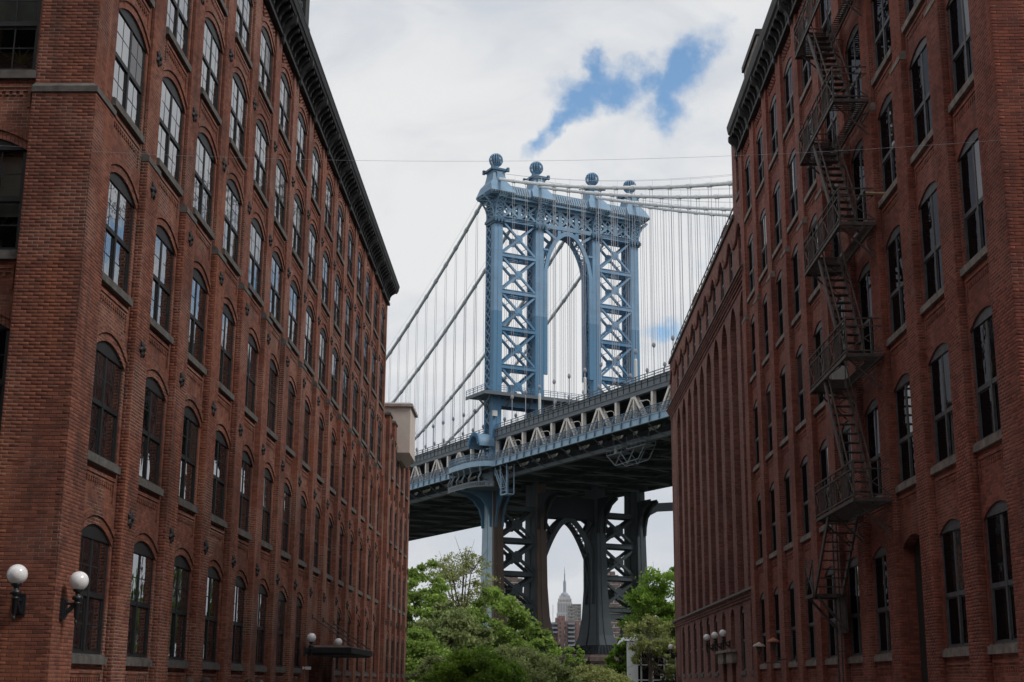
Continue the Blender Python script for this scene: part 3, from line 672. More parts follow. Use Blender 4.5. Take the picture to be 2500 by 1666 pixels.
for i in range(22): rl.bar((62+i*1.4, -.1, 22.68), (62+i*1.4, -.1, 23.3), .05)
for z in (23.0, 23.3): rl.bar((62, -.1, z), (91.5, -.1, z), .05)
rl.build('roof_railing', M['iron'], R2)
for a, wd in ((66.5, 1.4), (79, 1.8)):
    ch = MB(FQ); ch.box(a, a+wd, -.9, -.3, 22.4, 23.9); ch.build('chimney', M['brickR2'], R2)
sc = MB(FQ)
for k in (2, 3): a = Q0+PQ*k-.55; sc.box(a-.9, a+.9, -.02, .22, 2.62, 3.1)
sc.box(Q0+PQ*2-1.5-.1, Q0+PQ*3+.5, -.02, .3, 3.1, 3.22); sc.build('door_surround', M['stoneR'], R2)

# ------------------------------------------------------------------ warehouses across the side street, behind the viewpoint
for x0, x1, lab in ((-46, -9.2, 'plain brick warehouse on the left behind the viewpoint across the side street'), (9.6, 46, 'plain brick warehouse on the right behind the viewpoint across the side street')):
    t = thing('brick_warehouse', lab, 'building', ((x0+x1)/2, 9, 0))
    b = MB(); b.box(x0, x1, -70, 11, 0, 25); b.build('wall', M['brickL' if x0 < 0 else 'brickR'], t)
    b = MB(); b.box(x0-.3, x1+.3, -70.3, 11.3, 25.01, 25.9); b.build('cornice', M['cornice'], t)
    for z in (2.4, 6.4, 10.2, 14, 17.8, 21.2):
        for k in range(10):
            xx = x0+2+k*3.45; b = MB(); b.box(xx-.9, xx+.9, 10.95, 11.03, z, z+2.3); w_ = b.build('window', M['glassR'], t)

# ------------------------------------------------------------------ fire escape
FE = thing('fire_escape', 'black iron zigzag fire escape with slatted landings on the right warehouse', 'fire escape', tuple(FR.pt(37.5, .6, 0)))
d_in, d_out = .22, 1.14
slat = MB(); slat.bar((0, d_in, 0), (0, d_out, 0), .05, .018); slm = slat.mesh('slat', M['iron'])
baluster = MB(); baluster.bar((0, 0, 0), (0, 0, .95), .022)
LV = [6.2, 9.93, 13.5, 17.0, 20.5, 24.0]
AN, AF = 35.35, 40.15
HOLE = (36.2, 38.4)
for i, z in enumerate(LV[:-1]+[LV[-1]]):
    pf = MB(FR)
    for d in (d_in, d_out): pf.bar((AN, d, z), (AF, d, z), .05, .09)
    for a in (AN, AF): pf.bar((a, d_in, z), (a, d_out, z), .05, .09)
    ns = 36
    for q in range(ns):
        a = AN+.06+(AF-AN-.12)*q/(ns-1)
        if i > 0 and HOLE[0] < a < HOLE[1]: pf.bar((a, d_in, z+.02), (a, d_in+.26, z+.02), .05, .02)
        else: pf.bar((a, d_in, z+.02), (a, d_out, z+.02), .05, .02)
    pfo = pf.build('landing', M['iron'], FE)
    rl = MB(FR)                        # railing of the landing
    for zz in (.12, .78, .98): rl.bar((AN, d_out, z+zz), (AF, d_out, z+zz), .035); rl.bar((AN, d_in, z+zz), (AN, d_out, z+zz), .035); rl.bar((AF, d_in, z+zz), (AF, d_out, z+zz), .035)
    nb = 7
    for q in range(nb+1): a = AN+(AF-AN)*q/nb; rl.bar((a, d_out, z), (a, d_out, z+.98), .04)
    for q in range(nb):
        a0, a1 = AN+(AF-AN)*q/nb, AN+(AF-AN)*(q+1)/nb
        if q % 2 == 0: rl.bar((a0, d_out, z+.12), (a1, d_out, z+.78), .025); rl.bar((a1, d_out, z+.12), (a0, d_out, z+.78), .025)
        else:
            for e in (.2, .4, .6, .8): rl.bar((a0+(a1-a0)*e, d_out, z+.12), (a0+(a1-a0)*e, d_out, z+.78), .02)
    for a in (AN, AF): rl.bar((a, d_in, z+.12), (a, d_out, z+.78), .025); rl.bar((a, d_out, z+.12), (a, d_in, z+.78), .025)
    rl.build('railing', M['iron'], pfo)
    bk = MB(FR)
    for a in (AN+.3, AF-.3, (AN+AF)/2+.6):
        bk.bar((a, .19, z-.85), (a, d_out-.1, z-.03), .04); bk.tube([(a, .19+.2*math.sin(t), z-.45-.2*math.cos(t)) for t in np.linspace(0, 4, 9)], .015, 4)
    bk.build('bracket', M['iron'], pfo)
    if i > 0:                           # stair down to the landing below
        zt, zb = z, LV[i-1]+.02; at, ab = 38.45, 36.0
        st = MB(FR); d0, d1 = d_in+.30, d_out-.05
        for d in (d0, d1): st.bar((at, d, zt), (ab, d, zb), .04, .16)
        stp = st.build('stair', M['iron'], FE)
        ns = 13
        for q in range(1, ns):
            e = q/ns; t_ = MB(FR); aa = at+(ab-at)*e; zz = zt+(zb-zt)*e; t_.box(aa-.11, aa+.11, d0+.01, d1-.01, zz-.012, zz+.012); t_.build('tread', M['iron'], stp)
        hr = MB(FR)
        for d in (d0, d1):
            hr.bar((at, d, zt+.75), (ab, d, zb+.85), .03)
            for e in (.05, .35, .65, .95): hr.bar((at+(ab-at)*e, d, zt+(zb-zt)*e), (at+(ab-at)*e, d, zt+.75+(zb+.1-zt)*e), .022)
        hr.build('handrail', M['iron'], stp)
# drop stair to the lower landing and the wall ladder
lo = MB(FR); z = 4.15; lo.bar((41.0, d_in, z), (41.0, d_out, z), .06, .1); lo.bar((42.1, d_in, z), (42.1, d_out, z), .06, .1)
for d in (d_in, d_out): lo.bar((41, d, z), (42.1, d, z), .05, .1)
for q in range(10): lo.bar((41.05+q*.11, d_in, z+.02), (41.05+q*.11, d_out, z+.02), .05, .02)
for a in (41, 42.1): lo.bar((a, .19, z-1.0), (a, d_out-.1, z-.04), .07)
lo.box(41.0, 42.1, .19, .26, z-1.05, z)
loo = lo.build('lower_landing', M['iron'], FE)
st = MB(FR)
for d in (d_in+.1, d_out-.03): st.bar((38.6, d, 6.2), (41.0, d, z), .05, .17)
stp = st.build('stair', M['iron'], FE)
for q in range(1, 9):
    e = q/9; t_ = MB(FR); aa = 38.6+2.4*e; zz = 6.2+(z-6.2)*e; t_.box(aa-.11, aa+.11, d_in+.12, d_out-.05, zz-.012, zz+.012); t_.build('tread', M['iron'], stp)
rl = MB(FR)
for d in (d_out,):
    for p_, q_ in (((41, z), (42.1, z+1)), ((42.1, z), (41, z+1)), ((41, z+1), (42.1, z+1)), ((41, z), (41, z+1)), ((42.1, z), (42.1, z+1))): rl.bar((p_[0], d, p_[1]), (q_[0], d, q_[1]), .035)
rl.build('railing', M['iron'], loo)
ld = MB(FR)
for a in (41.2, 41.75): ld.bar((a, .36, 1.6), (a, .36, 7.6), .045)
for q in range(19): ld.bar((41.2, .36, 1.8+q*.31), (41.75, .36, 1.8+q*.31), .025)
for zz in (2.6, 5.6, 7.2):
    for a in (41.2, 41.75): ld.bar((a, .1, zz), (a, .36, zz), .03)
ld.build('ladder', M['iron'], FE)

# ------------------------------------------------------------------ lamps, canopy and small wall things
def globe_lamp(name, label, P, normal, r=.25, arm=.55, group='white globe wall lamps', post=False):
    """P: centre of the globe; wall lies behind along -normal"""
    nx, ny = normal; t = thing(name, label, 'lamp', (P[0]-nx*arm, P[1]-ny*arm, P[2]-.9), group)
    F_ = Frame((P[0], P[1], P[2]), (-ny, nx, 0), (nx, ny, 0))
    g_ = MB(F_); g_.lathe([(max(.001, r*math.sin(q)), -r*math.cos(q)) for q in np.linspace(0, math.pi, 17)], n=24); g_.build('globe', M['globe'], t, True)
    s_ = MB(F_); s_.lathe([(r*.55, -r*.86), (r*.5, -r*1.05), (r*.26, -r*1.2), (r*.24, -r*1.45), (r*.5, -r*1.55), (r*.56, -r*1.9), (r*.3, -r*1.98), (r*.3, -r*2.15), (r*.42, -r*2.2), (r*.40, -r*2.35), (r*.28, -r*2.4), (r*.24, -r*3.7), (r*.15, -r*3.75), (r*.15, -r*4.1), (r*.19, -r*4.15), (r*.08, -r*4.4), (.003, -r*4.5)], n=14); s_.build('stem', M['lampiron'], t, True)
    a_ = MB(F_); a_.box(-.035, .035, -arm, 0, -r*2.45, -r*2.2)
    a_.plate([(-.03, 0), (.03, 0), (.03, .01), (-.03, .01)], 0, .001)
    pts = [(0, -arm+.04, -r*3.6), (0, -arm*.7, -r*3.2), (0, -arm*.45, -r*2.9), (0, -arm*.2, -r*2.4)]; a_.tube(pts, .045, 6)
    a_.build('arm', M['lampiron'], t)
    w_ = MB(F_); w_.box(-.09, .09, -arm-.02, -arm+.05, -r*3.9, -r*1.75); w_.box(-.06, .06, -arm+.05, -arm+.075, -r*3.7, -r*1.95); w_.build('wall_plate', M['lampiron'], t)
globe_lamp('globe_lamp', 'white globe lamp on a black bracket, leftmost on the end wall of the left warehouse', (-9.47, 25.46, 3.49), (0, -1), .185, .32)
globe_lamp('globe_lamp', 'white globe lamp on a black bracket on the street face at the near left corner', (-8.58, 26.2, 3.43), (1, 0), .18, .27)
globe_lamp('globe_lamp', 'white globe lamp at the near end of the entrance canopy', (-8.6, 53.7, 3.26), (1, 0), .175, .25)
globe_lamp('globe_lamp', 'white globe lamp half hidden behind the entrance canopy roof', (-8.6, 60.9, 3.3), (1, 0), .175, .25)
for a, lab in ((73.0, 'far one of the three globe lamps beside the brown building doorway'), (69.85, 'middle one of the three globe lamps beside the brown building doorway'), (66.9, 'near one of the three globe lamps beside the brown building doorway'), (91.3, 'lone globe lamp at the far end of the brown building by the trees')):
    P = FQ.pt(a, .32, 3.98); globe_lamp('globe_lamp', 'white '+lab, tuple(P), (edR[0], edR[1]), .175, .32)
def dish(label, P, m):
    t = thing('gooseneck_lamp', label, 'lamp', P, 'old dish lamps on the right warehouse'); F_ = Frame(P, (0, 1, 0), (-1, 0, 0))
    d = MB(F_); d.lathe([(.24, -.04), (.235, -.01), (.17, .05), (.06, .09), (.04, .12), (.01, .13)], n=20); d.build('shade', m, t, True)
    d = MB(F_); d.lathe([(.11, -.03), (.105, -.12), (.07, -.2), (.06, -.3), (.03, -.32)], n=12); d.build('lamp_body', M['iron'], t, True)
    d = MB(F_); d.tube([(0, 0, -.3), (0, -.05, -.5), (0, -.25, -.62), (0, -.5, -.6), (0, -.78, -.6)], .025, 6); d.box(-.06, .06, -.80, -.76, -.72, -.48); d.build('arm', M['iron'], t)
dish('pale old dish lamp on a curved arm, far one of two on the right warehouse', tuple(FR.pt(52.9, .85, 3.05)), M['paleDish'])
dish('rusty orange dish lamp on a curved arm, near one of two on the right warehouse', tuple(FR.pt(49.8, .85, 3.12)), M['rustdish'])
t = thing('entrance_canopy', 'black flat entrance canopy hung on rods from the left warehouse', 'canopy', tuple(FL.pt(57.5, .2, 2.9)))
c = MB(FL); c.box(54.6, 61.4, .2, 1.75, 2.66, 2.72)
for bx in ((54.5, 54.58, .2, 1.85), (61.42, 61.5, .2, 1.85), (54.58, 61.42, 1.77, 1.85)): c.box(bx[0], bx[1], bx[2], bx[3], 2.72, 2.93)
c.build('frame', M['cornice'], t)
c = MB(FL); c.frus(2.935, (54.5, 61.5, .2, 1.85), 3.02, (54.7, 61.3, .2, 1.5)); c.build('roof', M['granite'], t)
for a in (55.2, 58.0, 61.0):
    c = MB(FL); c.tube([(a, .2, 4.1), (a, 1.8, 3.0)], .03, 6); c.box(a-.07, a+.07, .19, .24, 4.0, 4.2); c.build('rod', M['iron'], t)
t = tag(MB(FL).box(53.4, 53.5, .19, .24, 2.1, 2.2).box(53.42, 53.48, .24, .42, 2.13, 2.18).box(53.39, 53.51, .3, .5, 2.09, 2.2).build('security_camera', M['white']), 'small white security camera below the canopy lamp', 'camera')
t = thing('air_conditioner', 'white window air conditioner under a fire escape landing', 'air conditioner', tuple(FR.pt(B0+PR*4, .1, 10.4)))
c = MB(FR); a = B0+PR*4; c.box(a-.32, a+.32, -.3, .42, 10.38, 10.8); c.build('case', M['white'], t)
c = MB(FR)
for q in range(7): c.box(a-.28, a+.28, .42, .43, 10.42+q*.05, 10.445+q*.05)
c.build('grille', M['frameR'], t)
pk = MB(FR); a = B0+PR*2; pk.bar((a+.55, -.02, 14.2), (a+.9, .42, 14.34), .09, .04); tag(pk.build('plank', M['plank']), 'pale raw timber plank poking out over a sill on the right warehouse', 'plank')
def cat_pts(P, Q, sag, n=24): return [tuple(np.array(P)*(1-e)+np.array(Q)*e-np.array([0, 0, sag*4*e*(1-e)])) for e in np.linspace(0, 1, n)]
wv_ = MB(); wv_.tube(cat_pts((-10.95, 25.9, 11.97), (9.62, 25.69, 12.02), .42), .0026, 5); tag(wv_.build('overhead_wire', M['rope']), 'thin grey wire strung across the street between the two warehouses', 'wire')
def pot_plant(label, P, s, spread):
    t = thing('pot_plant', label, 'plant', P, 'plants on the window sills')
    p = MB(Frame(P, (1, 0, 0), (0, 1, 0))); p.lathe([(.09*s, 0), (.13*s, .2*s), (.12*s, .2*s), (.02, .18*s)], n=12); p.build('pot', M['stoneR'], t)
    l = MB(Frame(P, (1, 0, 0), (0, 1, 0)))
    for q in range(26):
        th = random.random()*6.28; L = random.uniform(.3, .55)*s; wd = .03*s
        c0 = np.array([0, 0, .19*s]); prev = c0
        for e in range(1, 5):
            f = e/4; nx = c0+np.array([math.cos(th)*L*f*spread, math.sin(th)*L*f*spread*.5, L*(f*1.3-.75*f*f)]); sd = np.array([-math.sin(th), math.cos(th), 0])*wd*(1-f*.8)
            l.quad(tuple(prev-sd), tuple(prev+sd), tuple(nx+sd*.7), tuple(nx-sd*.7)); prev = nx
    l.build('leaves', M['leafA'], t)
pot_plant('spiky green pot plant behind the upper window at the left edge', (-10.72, 26.42, LZ[3]+.08), 1.25, 1.0)
pot_plant('broad leafy pot plant behind the middle window at the left edge', (-10.9, 26.42, LZ[2]+.08), 1.5, 1.1)

# ------------------------------------------------------------------ bridge : t across, s along (away from us positive), z up
TH = R(29.06); TC = (4.527, 250.63, 0)
FB = Frame(TC, (math.cos(TH), math.sin(TH), 0), (-math.sin(TH), math.cos(TH), 0))
TT = [-14.63, -6.1, 6.1, 14.63]
BT = thing('bridge_tower', 'blue steel suspension bridge tower with four ball finials and arched portals', 'tower', TC)
def zig(mb, t, s0, s1, z0, z1, step, w, axis='s'):
    """X lattice in a plane t = const (axis s) or s = const (axis t)"""
    n = max(1, round((z1-z0)/step)); h = (z1-z0)/n
    for i in range(n):
        za, zb = z0+i*h, z0+(i+1)*h
        for p, q in (((s0, za), (s1, zb)), ((s1, za), (s0, zb))):
            if axis == 's': mb.bar((t, p[0], p[1]), (t, q[0], q[1]), w, w*.6)
            else: mb.bar((p[0], t, p[1]), (q[0], t, q[1]), w, w*.6)
for i, t in enumerate(TT):
    c = MB(FB)
    c.box(t-.85, t+.85, -1.4, -.1, 37.6, 88.3); c.box(t-.85, t+.85, 1.75, 2.1, 37.6, 88.3)
    c.box(t-.12, t+.12, -1.46, -1.4, 38, 83.4)
    cc = c.build('column', M['tower'], BT)
    l = MB(FB)
    for tt in (t-.82, t+.82):
        zig(l, tt, -.1, 1.75, 46, 88, 1.6, .27); l.bar((tt, -.1, 40), (tt, -.1, 88), .12)
    l.build('lattice', M['towerg'], cc)
    # leg below the deck, flaring to its base
    prof = [(37.6, .85, 2.1), (26, .88, 2.35), (18, .95, 2.6), (13, 1.15, 3.0), (10, 1.45, 3.6), (8.3, 1.85, 4.4)]
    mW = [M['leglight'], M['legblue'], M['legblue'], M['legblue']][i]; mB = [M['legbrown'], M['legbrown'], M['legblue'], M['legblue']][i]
    a = MB(FB); b = MB(FB)
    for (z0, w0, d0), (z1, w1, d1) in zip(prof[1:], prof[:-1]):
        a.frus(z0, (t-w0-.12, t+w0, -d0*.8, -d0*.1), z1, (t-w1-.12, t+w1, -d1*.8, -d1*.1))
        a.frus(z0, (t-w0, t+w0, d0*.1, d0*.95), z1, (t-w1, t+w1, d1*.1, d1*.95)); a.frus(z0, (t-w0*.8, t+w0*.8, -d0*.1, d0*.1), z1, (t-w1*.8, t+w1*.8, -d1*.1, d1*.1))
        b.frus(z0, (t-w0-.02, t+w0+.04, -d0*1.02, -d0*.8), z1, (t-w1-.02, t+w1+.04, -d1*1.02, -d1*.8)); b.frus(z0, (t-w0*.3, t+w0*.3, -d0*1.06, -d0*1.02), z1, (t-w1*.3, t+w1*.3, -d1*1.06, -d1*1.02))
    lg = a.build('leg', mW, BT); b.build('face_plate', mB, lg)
    f = MB(FB); f.frus(6.6, (t-3.4, t+3.4, -5.9, 5.9), 7.2, (t-2.7, t+2.7, -5.2, 5.2)); f.frus(7.2, (t-2.7, t+2.7, -5.2, 5.2), 8.3, (t-2.0, t+2.0, -4.5, 4.5))
    for q in range(9):
        tt = t-2.0+q*.5; f.bar((tt*1.0+(tt-t)*.6, -5.95, 6.75), (tt, -4.5, 8.3), .1)
    for q in range(15):
        ss = -4.2+q*.6; f.bar((t-3.45, ss*1.3, 6.75), (t-2.0, ss, 8.3), .1)
    f.build('base_shoe', M['underdeck'], lg)
    # collar, capital brackets
    k = MB(FB); k.box(t-1.25, t+1.25, -1.85, 1.9, 83.5, 84.0); k.box(t-1.08, t+1.08, -1.65, 1.7, 83.1, 83.5); k.box(t-1.1, t+1.1, -1.7, 1.75, 84.0, 84.3)
    for q in range(4): k.box(t-1.15+q*.65, t-.8+q*.65, -2.05, -1.85, 83.3, 83.9)
    k.build('collar', M['towerdeep'], BT)
    cb = MB(FB)
    def curve(o): return [(0+o*0, 84.2), (.1, 85.2), (.35, 86.2), (.8, 87.1), (1.5, 87.9), (1.7, 88.3)]
    cv = curve(0)
    for tt in (t-.75, t+.75):          # front brackets
        for (x0, z0), (x1, z1) in zip(cv[:-1], cv[1:]): cb.bar((tt, -1.45-x0, z0), (tt, -1.45-x1, z1), .22, .2)
    for (x0, z0), (x1, z1) in zip(cv[:-1], cv[1:]):
        cb.bar((t-.75, -1.45-x0, z0), (t+.75, -1.45-x1, z1), .13); cb.bar((t+.75, -1.45-x0, z0), (t-.75, -1.45-x1, z1), .13); cb.bar((t-.75, -1.45-x1, z1), (t+.75, -1.45-x1, z1), .16)
        for tt in (t-.75, t+.75): cb.bar((tt, -1.42, z1), (tt, -1.45-x1, z1), .12); cb.bar((tt, -1.42, z0), (tt, -1.45-x1, z1), .12)
    sd = {0: -1, 3: 1}.get(i)
    if sd:
        for ss in (-1.3, 1.3):
            for (x0, z0), (x1, z1) in zip(cv[:-1], cv[1:]):
                cb.bar((t+sd*(.9+x0*1.3), ss, z0), (t+sd*(.9+x1*1.3), ss, z1), .24); cb.bar((t+sd*.9, ss, z1), (t+sd*(.9+x1*1.3), ss, z1), .12); cb.bar((t+sd*.9, ss, z0), (t+sd*(.9+x1*1.3), ss, z1), .13)
        for (x0, z0), (x1, z1) in zip(cv[:-1], cv[1:]):
            a0, a1 = t+sd*(.9+x0*1.3), t+sd*(.9+x1*1.3); cb.bar((a0, -1.3, z0), (a1, 1.3, z1), .14); cb.bar((a0, 1.3, z0), (a1, -1.3, z1), .14); cb.bar((a1, -1.3, z1), (a1, 1.3, z1), .16)
    cb.build('capital', M['towerg'], BT)
    # finial
    fz = 90.4
    p = MB(FB); p.frus(fz, (t-2.1, t+2.1, -2.2, 2.2), fz+.9, (t-1.45, t+1.45, -1.6, 1.6)); p.frus(fz+.9, (t-1.45, t+1.45, -1.6, 1.6), 93.3, (t-1.1, t+1.1, -1.25, 1.25))
    p.box(t-.55, t+.55, -1.62, -1.2, fz+.9, 93.0); p.box(t-1.2, t+1.2, -1.4, 1.4, 93.0, 93.32)
    po = p.build('finial_pedestal', M['towerg'], BT)
    p = MB(FB); p.box(t-1.6, t+1.6, -1.75, 1.75, 93.32, 93.72)
    for dx in (-1.6, 1.6):
        for dy in (-1.75, 1.75): p.frus(93.2, (t+dx-.22, t+dx+.22, dy-.22, dy+.22), 93.98, (t+dx-.22, t+dx+.22, dy-.22, dy+.22))
    p.build('cap_plate', M['towerdeep'], po)
    p = MB(FB); p.lathe([(.95, 93.72), (.75, 94.0), (.5, 94.3), (.45, 94.7), (.6, 94.95)], (t, 0), 14); p.build('neck', M['towerg'], po, True)
    p = MB(FB); rb = 1.22; cz = 95.75
    for q in range(16):
        a_ = 2*math.pi*q/16; p.tube([(t+rb*math.sin(e)*math.cos(a_), rb*math.sin(e)*math.sin(a_), cz-rb*math.cos(e)) for e in np.linspace(.25, math.pi-.05, 12)], .115, 4)
    p.build('ball', M['tower'], po); p.v, p.f = [], []
    p.lathe([(.01, cz+rb*.98), (.34, cz+rb*.96), (.36, cz+rb*.9), (.01, cz+rb*.86)], (t, 0), 12); p.lathe([(.5, cz-.9), (.75, cz-.45), (.78, cz+.2), (.55, cz+.75), (.2, cz+.95)], (t, 0), 12); p.build('ball_core', M['towerdeep'], po)
# bracing
def xpanel(mb, t0, t1, z0, z1, w, g=1.1):
    for s in (-1.15, 1.2):
        mb.bar((t0, s, z0), (t1, s, z1), w*.9, w, (0, 1, 0)); mb.bar((t0, s+.02, z1), (t1, s+.02, z0), w*.9, w, (0, 1, 0))
        c, zc = (t0+t1)/2, (z0+z1)/2; mb.plate([(c-g, zc-.25), (c-.3, zc-g*1.05), (c+.3, zc-g*1.05), (c+g, zc-.25), (c+g, zc+.25), (c+.3, zc+g*1.05), (c-.3, zc+g*1.05), (c-g, zc+.25)], s-.12, s+.12)
    for e in ((.25, .75) if w < .6 else ()):
        for za, zb in ((z0, z1), (z1, z0)): mb.bar((t0+(t1-t0)*e, -1.15, za+(zb-za)*e), (t0+(t1-t0)*e, 1.2, za+(zb-za)*e), .08)
def strut(mb, t0, t1, z, h, w=.4):
    for s in (-1.2, 1.25): mb.box(t0, t1, s-w/2, s+w/2, z-h/2, z+h/2); mb.box(t0, t1, s-w/2-.12, s+w/2+.12, z+h/2, z+h/2+.1); mb.box(t0, t1, s-w/2-.12, s+w/2+.12, z-h/2-.1, z-h/2)
    n = 6
    for q in range(n):
        a, b = t0+(t1-t0)*q/n, t0+(t1-t0)*(q+1)/n; mb.bar((a, -1.1, z-h/2), (b, 1.1, z-h/2), .12); mb.bar((b, -1.1, z-h/2), (a, 1.1, z-h/2), .12)
ZU = [84.1, 77.35, 70.45, 63.55, 56.6, 49.7]
for (ta, tb) in ((TT[0]+.85, TT[1]-.85), (TT[2]+.85, TT[3]-.85)):
    for z1, z0 in zip(ZU[:-1], ZU[1:]):
        x = MB(FB); xpanel(x, ta, tb, z0+.35, z1-.35, .40, .75); x.build('cross_brace', M['tower'], BT)
    for z in ZU[1:]:
        x = MB(FB); strut(x, ta, tb, z, .6); x.build('strut', M['tower'], BT)
    x = MB(FB); strut(x, ta, tb, 84.1, .8, .6); x.build('strut', M['tower'], BT)
    ZL = [34, 31.4, 25.85, 20.15, 14.6]
    for z1, z0 in zip(ZL[1:-1], ZL[2:]):
        x = MB(FB); xpanel(x, ta, tb, z0+.4, z1-.4, .52, 1.0); x.build('cross_brace', M['legblue'], BT)
    for z in ZL[1:]:
        x = MB(FB); strut(x, ta, tb, z, .62, .7); x.build('strut', M['legblue'], BT)
    x = MB(FB); pts = [(ta-.2, 13.9)]+[(ta+(tb-ta)*e, 11.6+1.5*math.sin(math.pi*e)) for e in np.linspace(0, 1, 9)]+[(tb+.2, 13.9)]; x.plate(pts, -1.3, -.9); x.plate(pts, .9, 1.3); x.build('base_arch', M['legblue'], BT)
# frieze lattice
fz = MB(FB)
for s in (-1.3, 1.3):
    fz.box(TT[0], TT[3], s-.2, s+.2, 87.35, 88.2); fz.box(TT[0], TT[3], s-.2, s+.2, 83.8, 84.6)
fz.box(TT[0]-.5, TT[3]+.5, -2.5, 2.5, 87.85, 88.25)
fr_ = fz.build('frieze', M['towerg'], BT)
fl = MB(FB)
for (ta, tb, n) in ((TT[0]+.85, TT[1]-.85, 2), (TT[1]+.85, TT[2]-.85, 3), (TT[2]+.85, TT[3]-.85, 2)):
    w = (tb-ta)/n
    for q in range(n):
        a, b = ta+q*w, ta+(q+1)*w
        for s in (-1.3, 1.3):
            fl.bar((a, s, 84.6), (b, s, 87.3), .42, .3, (0, 1, 0)); fl.bar((b, s, 84.6), (a, s, 87.3), .42, .3, (0, 1, 0))
            if q: fl.box(a-.35, a+.35, s-.18, s+.18, 84.6, 87.3)
            c = (a+b)/2
            for p, e in (((c, 87.3), (c-.9, 86)), ((c, 87.3), (c+.9, 86)), ((c, 84.6), (c-.9, 85.9)), ((c, 84.6), (c+.9, 85.9)), ((a+.3, 85.95), (c-.2, 85.95)), ((b-.3, 85.95), (c+.2, 85.95))): fl.bar((p[0], s, p[1]), (e[0], s, e[1]), .2)
fl.build('lattice', M['towerg'], fr_)
# cornice
ct = MB(FB)
def rect(t0, t1, s0, s1): return (t0, t1, s0, s1)
ct.frus(88.25, rect(-17.0, 17.0, -2.3, 2.3), 88.75, rect(-17.35, 17.35, -2.65, 2.65)); ct.frus(88.75, rect(-17.35, 17.35, -2.65, 2.65), 90.35, rect(-16.1, 16.1, -1.85, 1.85)); ct.box(-16.0, 16.0, -1.8, 1.8, 90.35, 90.6)
for t in TT:
    ct.frus(88.2, rect(t-2.2, t+2.2, -3.0, 3.0), 88.78, rect(t-2.45, t+2.45, -3.3, 3.3)); ct.frus(88.78, rect(t-2.45, t+2.45, -3.3, 3.3), 90.42, rect(t-2.1, t+2.1, -2.2, 2.2))
cto = ct.build('cornice', M['towerg'], BT)
dt = MB(FB)
for q in range(73):
    t = -18+q*.5
    if min(abs(t-x) for x in TT) > 2.55 and abs(t) < 17: dt.box(t-.13, t+.13, -2.75, -2.55, 88.35, 88.7); dt.bar((t, -2.66, 88.9), (t, -1.95, 90.3), .12, .08)
for t in TT:
    for q in range(10): dt.box(t-2.4+q*.5, t-2.15+q*.5, -3.42, -3.2, 88.35, 88.72)
dt.build('dentils', M['girder'], cto, kind='stuff')
# portal arches
def arch(hw, zs, za, band, zbase, m, s0=-1.45, s1=1.45, lat=True):
    out_, inn = [], []
    N = 18
    for q in range(N+1):
        e = q/N; x = -hw+2*hw*e; k_ = abs(x)/hw
        inn.append((x, zs+(za-zs)*((1-k_**2.0)**.72 if za > 50 else (1-k_**1.75)) if k_ < 1 else zs))
    x = MB(FB)
    pts = [(-hw, zbase)]+inn+[(hw, zbase)]
    for (p, q) in zip(pts[:-1], pts[1:]):
        def off(P):
            v = np.array([P[0], (P[1]-zs)*.8 if P[1] > zs else 0.]); v /= np.linalg.norm(v)+1e-9; return (P[0]+v[0]*band, P[1]+v[1]*band*1.15)
        P, Q = off(p), off(q)
        for a, b in ((s0, s0+.45), (s1-.45, s1)): x.plate([p, q, Q, P], a, b)
        if lat:
            x.bar((p[0], s0+.4, p[1]), (q[0], s1-.4, q[1]), .14); x.bar((q[0], s0+.4, q[1]), (p[0], s1-.4, p[1]), .14)
    x.build('portal_arch', m, BT)
arch(4.45, 75.6, 82.9, .75, 56, M['tower'])
sp = MB(FB)
for sg in (-1, 1):
    for s in (-1.3, 1.3):
        sp.bar((sg*5.2, s, 83.6), (sg*2.6, s, 81.9), .45, .4, (0, 1, 0)); sp.bar((sg*5.3, s, 79.6), (sg*4.3, s, 79.6), .35)
    sp.box(sg*1.9-.35, sg*1.9+.35, -1.4, 1.4, 82.7, 84.0)
sp.build('spandrel_brace', M['tower'], BT)
arch(4.55, 23.4, 29.7, .85, 15.5, M['legblue'])
sp = MB(FB)
for s in (-1.4, 1.3):
    sp.plate([(-5.2, 34), (-5.2, 29.6), (-4.0, 30.3), (4.0, 30.3), (5.2, 29.6), (5.2, 34)], s-.2, s+.2)
    for sg in (-1, 1): sp.bar((sg*5.2, s, 29.8), (sg*3.6, s, 27.3), .5, .4)
sp.build('portal_girder', M['underdeck'], BT)
# service platform round the tower
pf = MB(FB); pf.box(-18.2, 18.2, -3.6, 3.6, 51.0, 51.3); pf.box(-18.3, 18.3, -3.75, -3.6, 50.75, 51.35); pf.box(-18.35, -18.2, -3.75, 3.75, 50.75, 51.35)
pf.box(TT[0], TT[3], -1.3, 1.3, 49.4, 50.4)
for t in np.linspace(-17, 17, 9): pf.bar((t, -1.4, 49.2), (t, -3.5, 50.9), .2)
pf.bar((-15.5, 0, 48.5), (-18, 0, 50.9), .25)
pfo = pf.build('service_platform', M['girder'], BT)
rl = MB(FB)
for z in (51.75, 52.15, 52.45):
    rl.bar((-18.25, -3.7, z), (18.25, -3.7, z), .07); rl.bar((-18.25, -3.7, z), (-18.25, 3.7, z), .07)
for t in np.linspace(-18.25, 18.25, 26): rl.bar((t, -3.7, 51.3), (t, -3.7, 52.45), .09)
for s in np.linspace(-3.7, 3.7, 6): rl.bar((-18.25, s, 51.3), (-18.25, s, 52.45), .09)
rl.build('railing', M['tower'], pfo)
